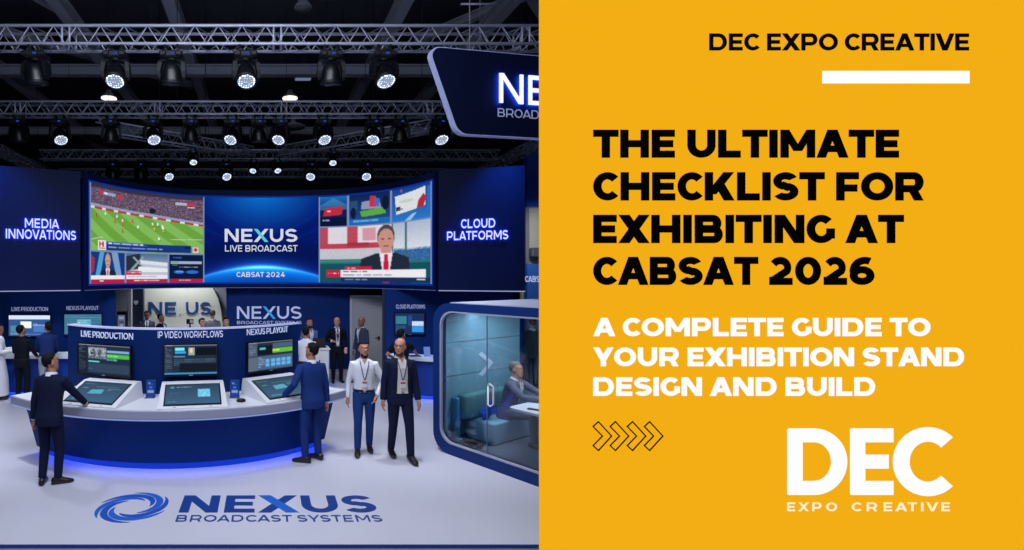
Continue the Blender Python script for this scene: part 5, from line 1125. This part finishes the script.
    # ---- hair
    def shell(test, grow, nm, m, drop=-.004):
        n = 28; b = MB(); vs, fs = [], []; keep = {}
        R = [head_ring(i, grow=0.0, n=n) for i in range(len(HEAD))]
        ok = [[test(R[i][j]) for j in range(n)] for i in range(len(HEAD))]
        pos = {}
        def vid(i, j):
            j %= n
            if (i, j) not in pos:
                p = R[i][j]; c0 = Vector((0, -.005, .115)); inn_ = all(ok[a][bq % n] for a in (max(0, i - 1), i, min(len(HEAD) - 1, i + 1)) for bq in (j - 1, j, j + 1)); g = grow if inn_ else drop
                vs.append(S(HP(p + (p - c0).normalized() * g))); pos[(i, j)] = len(vs) - 1
            return pos[(i, j)]
        for i in range(len(HEAD) - 1):
            for j in range(n):
                q = [(i, j), (i, j + 1), (i + 1, j + 1), (i + 1, j)]
                if sum(ok[a][c % n] for a, c in q) >= 2: fs.append([vid(a, c) for a, c in q])
        if ok[-1][0]: fs.append([vid(len(HEAD) - 1, j) for j in range(n)])
        b.add(vs, fs, 0, True); return bd(b, nm, m)
    if not bald:
        shell(lambda p: p.z > (.178 if p.y > .045 else (.135 if p.y > .012 else (.095 if p.y > -.035 else .035))), .013, 'hair', HAIR[hair])
    elif bald == 'fringe':
        shell(lambda p: (p.y < .0 and .05 < p.z < .19 and p.y < .01), .006, 'hair', HAIR[hair])
    if beard:
        shell(lambda p: p.z < .075 and p.y > .0 and not (abs(p.x) < .022 and .045 < p.z < .06), .006, 'beard', HAIR['black' if beard is True else beard], -.003)
    # ---- face
    for s in (-1, 1):
        b = MB(); b.ell(S(HP((s * .031, .081, .122))), (.0125 * k, .008 * k, .0075 * k), 10, 6, HM.to_3x3()); ey = bd(b, 'eye', EYEW)
        b = MB(); b.ell(S(HP((s * .031, .0885, .122))), (.006 * k, .003 * k, .006 * k), 8, 5, HM.to_3x3()); bd(b, 'iris', EYED, ey)
        b = MB(); b.tube([S(HP((s * .014, .098, .141))), S(HP((s * .032, .097, .146))), S(HP((s * .052, .083, .139)))], [.0035 * k, .005 * k, .003 * k], 6); bd(b, 'eyebrow', HAIR['black' if not bald else 'stubble'])
    b = MB(); b.ell(S(HP((0, .0905, .055))), (.024 * k, .006 * k, .006 * k), 10, 5, HM.to_3x3()); bd(b, 'mouth', LIP)
    if lanyard:
        b = MB()
        for s in (-1, 1):
            pts = [fpt(s * (.068 - .068 * f ** 1.2), 1.448 - .31 * f, .017) for f in [i / 8 for i in range(9)]]; b.tube(pts, [(.006 * k, .003 * k)] * 9, 6)
        b.tube([S(TL((s_ * .068, -.06 if abs(s_) > .5 else -.085, 1.466))) for s_ in (-1, -.5, 0, .5, 1)], .005, 6)
        bd(b, 'lanyard', LANY)
    if badge:
        z = 1.10; c = fpt(0, z, .022); b = MB(); b.box(c, (.085 * k, .004, .11 * k), bev=.001); bg = bd(b, 'badge', BADGE)
        b = MB(); b.box(c + Vector((0, .0026, .02 * k)), (.07 * k, .002, .03 * k)); bd(b, 'badge_print', mat('badge_print', 'b04a58', .5), bg)
    return T
def to_local(loc, face, p):
    a = -R_(face - 90); d = Vector(p) - Vector(loc); return (d.x * math.cos(a) - d.y * math.sin(a), d.x * math.sin(a) + d.y * math.cos(a), d.z)

# the four men in front
g = G(50, 484); L = (g.x, g.y, 0); F = 78
hp = Vector((*kp(3.62, -16.5), 1.0))
person('man in dark navy suit seen from behind, touching the first console kiosk', L, F, 1.76, 'tan', top='suit', top_m=NAVY_S, leg_m=NAVY_S, shoe_m=LEATH, feet=((-.10, -.02, 25), (.10, .03, -55)),
       handR=to_local(L, F, hp), handL=(-.27, .03, .84), poleR=(.7, -.6, -.6), yaw=30, pitch=-12, lean=5, fine=.007, curl=.35)
g = G(312, 461); L = (g.x, g.y, 0); F = 112
hp = Vector((*kp(3.52, 30.5), 1.0))
person('dark-haired man in bright blue suit seen from behind, hand on the NEXUS PLAYOUT kiosk', L, F, 1.79, 'tan', top='suit', top_m=BLUE_S, leg_m=BLUE_S, shoe_m=SHOE, feet=((-.12, -.02, 50), (.12, .03, 20)),
       handL=to_local(L, F, hp), handR=(.27, .03, .86), poleL=(-.6, -.3, -.9), yaw=-22, pitch=-10, lean=4, fine=.007, curl=.35)
g = G(364, 452); person('bearded man in white shirt and blue trousers walking with a lanyard round his neck', (g.x, g.y, 0), -96, 1.76, 'tan', beard=True, top='shirt', top_m=SHIRT, leg_m=JEAN, shoe_m=SHOE,
       feet=((-.09, -.10, 4), (.11, .13, -6)), handL=(-.19, .10, .92), handR=(.255, .03, .86), poleL=(-1, -.5, 0), yaw=-8, pitch=-4, fine=.007, lanyard=True, badge=True)
g = G(400, 458); person('bald bearded man in open navy suit over white shirt, walking and looking aside', (g.x, g.y, 0), -86, 1.84, 'tan', bald=True, beard='stubble', top='suit', top_m=NAVY_S, shirt=SHIRT_L, leg_m=NAVY_S, shoe_m=LEATH,
       open_w=[(1.458, .048), (1.42, .066), (1.33, .072), (1.22, .074), (1.10, .076), (1.0, .080), (.965, .086)], feet=((-.10, .17, 4), (.09, -.14, -4)), handL=(-.275, .08, .80), handR=(.275, .0, .80), yaw=34, pitch=-3, fine=.007, lanyard=True, badge=True)
# men at the back counter on the left
g = G(22, 403); person('man in black shirt and trousers seen from behind at the back counter', (g.x, g.y, 0), 84, 1.72, 'tan', top='shirt', top_m=TEE, leg_m=BLACK_S, feet=((-.10, 0, 18), (.10, 0, -10)), handL=(-.14, .30, 1.02), handR=(.16, .30, 1.0), yaw=10, pitch=-14, fine=.011)
g = G(47, 400); person('man in dark blue shirt and pale trousers bending at the back counter', (g.x, g.y, 0), 105, 1.78, 'tan', top='shirt', top_m=cloth('dark_blue_shirting', '1b2c5c'), leg_m=cloth('pale_trousers', '9ea2b2'), feet=((-.10, 0, 10), (.10, 0, -10)), handL=(-.16, .32, 1.02), handR=(.12, .34, 1.0), yaw=-25, pitch=-25, lean=8, fine=.011)
g = G(-1, 399); person('man in long white robe at the back counter', (g.x, g.y, 0), 20, 1.70, 'brown', top='robe', top_m=ROBE, leg_m=None, feet=((-.10, 0, 10), (.10, 0, -10)), handR=(.10, .28, 1.08), handL=(-.10, .30, 1.10), fine=.011)
# people behind the console wall
def back(px, ytop, Y, H, label, face=-90, **kw):
    x = Xp(px, Y); return person(label, (x, Y, 0), face, H, fine=.012, **kw)
back(147, 311, 15.4, 1.72, 'man in grey suit standing before the rounded white NE US panel', skin='brown', top='suit', top_m=GREY_S, shirt=SHIRT, tie=TIE, leg_m=GREY_S, face=-80)
back(161.5, 314, 14.6, 1.70, 'man in black suit turned sideways beneath the letter E of the white panel', skin='brown', top='suit', top_m=BLACK_S, shirt=SHIRT, leg_m=BLACK_S, face=-20, pitch=-8)
back(203, 317, 12.95, 1.71, 'man whose dark-haired head shows over the console wall below the letters US', skin='fair', top='suit', top_m=NAVY_S, shirt=SHIRT, leg_m=NAVY_S, face=-50, pitch=-12)
back(226.5, 316, 12.95, 1.73, 'man whose head shows over the console wall beside the pale NEXUS logo', skin='fair', top='suit', top_m=BLUE_S, shirt=SHIRT, leg_m=BLUE_S, face=-60, pitch=-8)
back(212.5, 313, 15.2, 1.76, 'faint grey-clad man close against the rounded edge of the white panel', skin='fair', hair='grey', top='suit', top_m=cloth('pale_grey_suiting', '8c9096'), shirt=SHIRT, leg_m=GREY_S, face=95)
# people to the right of the console
back(309, 317.5, 12.9, 1.72, 'bearded man in light blue suit leaning on the white pedestal', skin='tan', beard=True, top='suit', top_m=LBLUE_S, shirt=SHIRT, leg_m=LBLUE_S, face=-70, handL=(-.10, .42, 1.13) if False else (.0, .30, 1.10), handR=None, pitch=-12, lean=6)
back(306, 333, 10.9, 1.70, 'person in white top with dark hair, mostly hidden by the console wall end', skin='tan', top='shirt', top_m=SHIRT, leg_m=BLACK_S, face=80, pitch=-6)
g = G(337, 382); person('bald man in black suit and white shirt standing before the navy wall, hands folded', (g.x, g.y, 0), -88, 1.70, 'fair', bald='fringe', hair='stubble', top='suit', top_m=BLACK_S, shirt=SHIRT, tie=TIE, leg_m=BLACK_S, open_w=[(1.458, .045), (1.42, .062), (1.33, .058), (1.22, .05), (1.10, .045), (1.0, .04)], handL=(-.21, .14, .90), handR=(.17, .18, 1.10), lanyard=True, fine=.011, yaw=8, pitch=-6)
g = G(361.5, 383); person('bald bearded man in grey suit standing by the grey-white door, facing sideways', (g.x, g.y, 0), -150, 1.72, 'brown', bald='fringe', hair='grey', beard='grey', top='suit', top_m=cloth('slate_suiting', '343c58'), shirt=SHIRT, leg_m=cloth('slate_suiting', '343c58'), lanyard=True, fine=.011)
L = (Xp(401, 10.85), 10.85, 0); F = 62
person('man in black T-shirt seen from behind reaching across the curved blue counter', L, F, 1.66, 'tan', top='tee', top_m=TEE, leg_m=BLACK_S, belt=False, handR=to_local(L, F, (Xp(418, 11.45), 11.42, .99)), handL=(-.22, .22, 1.0), poleR=(.8, -.5, -.4), yaw=15, pitch=-14, lean=10, fine=.009)
g = Vector((Xp(532, 12.4), 12.4)); person('standing man in black suit seen through the back glass of the meeting pod', (g.x, g.y, 0), 90, 1.76, 'tan', top='suit', top_m=BLACK_S, leg_m=BLACK_S, fine=.012)
# the seated man in the pod
sp = pl(.55, 1.15, .0); F = math.degrees(PA) + 6
person('grey-haired man in grey suit sitting on the teal bench, arms on the white table', (sp.x, sp.y, .105), F, 1.76, 'tan', hair='grey', top='suit', top_m=cloth('brown_grey_suiting', '5c5c70'), shirt=SHIRT, leg_m=cloth('brown_grey_suiting', '5c5c70'),
       seat=.455, knees=((-.11, .42, .47), (.11, .42, .47)), feet=((-.12, .46, 4), (.12, .46, -4)), handL=(-.10, .62, .775), handR=(.12, .58, .775), poleL=(-.8, 0, -.7), poleR=(.8, 0, -.7), lean=14, yaw=0, pitch=-6, fine=.008, curl=.3)
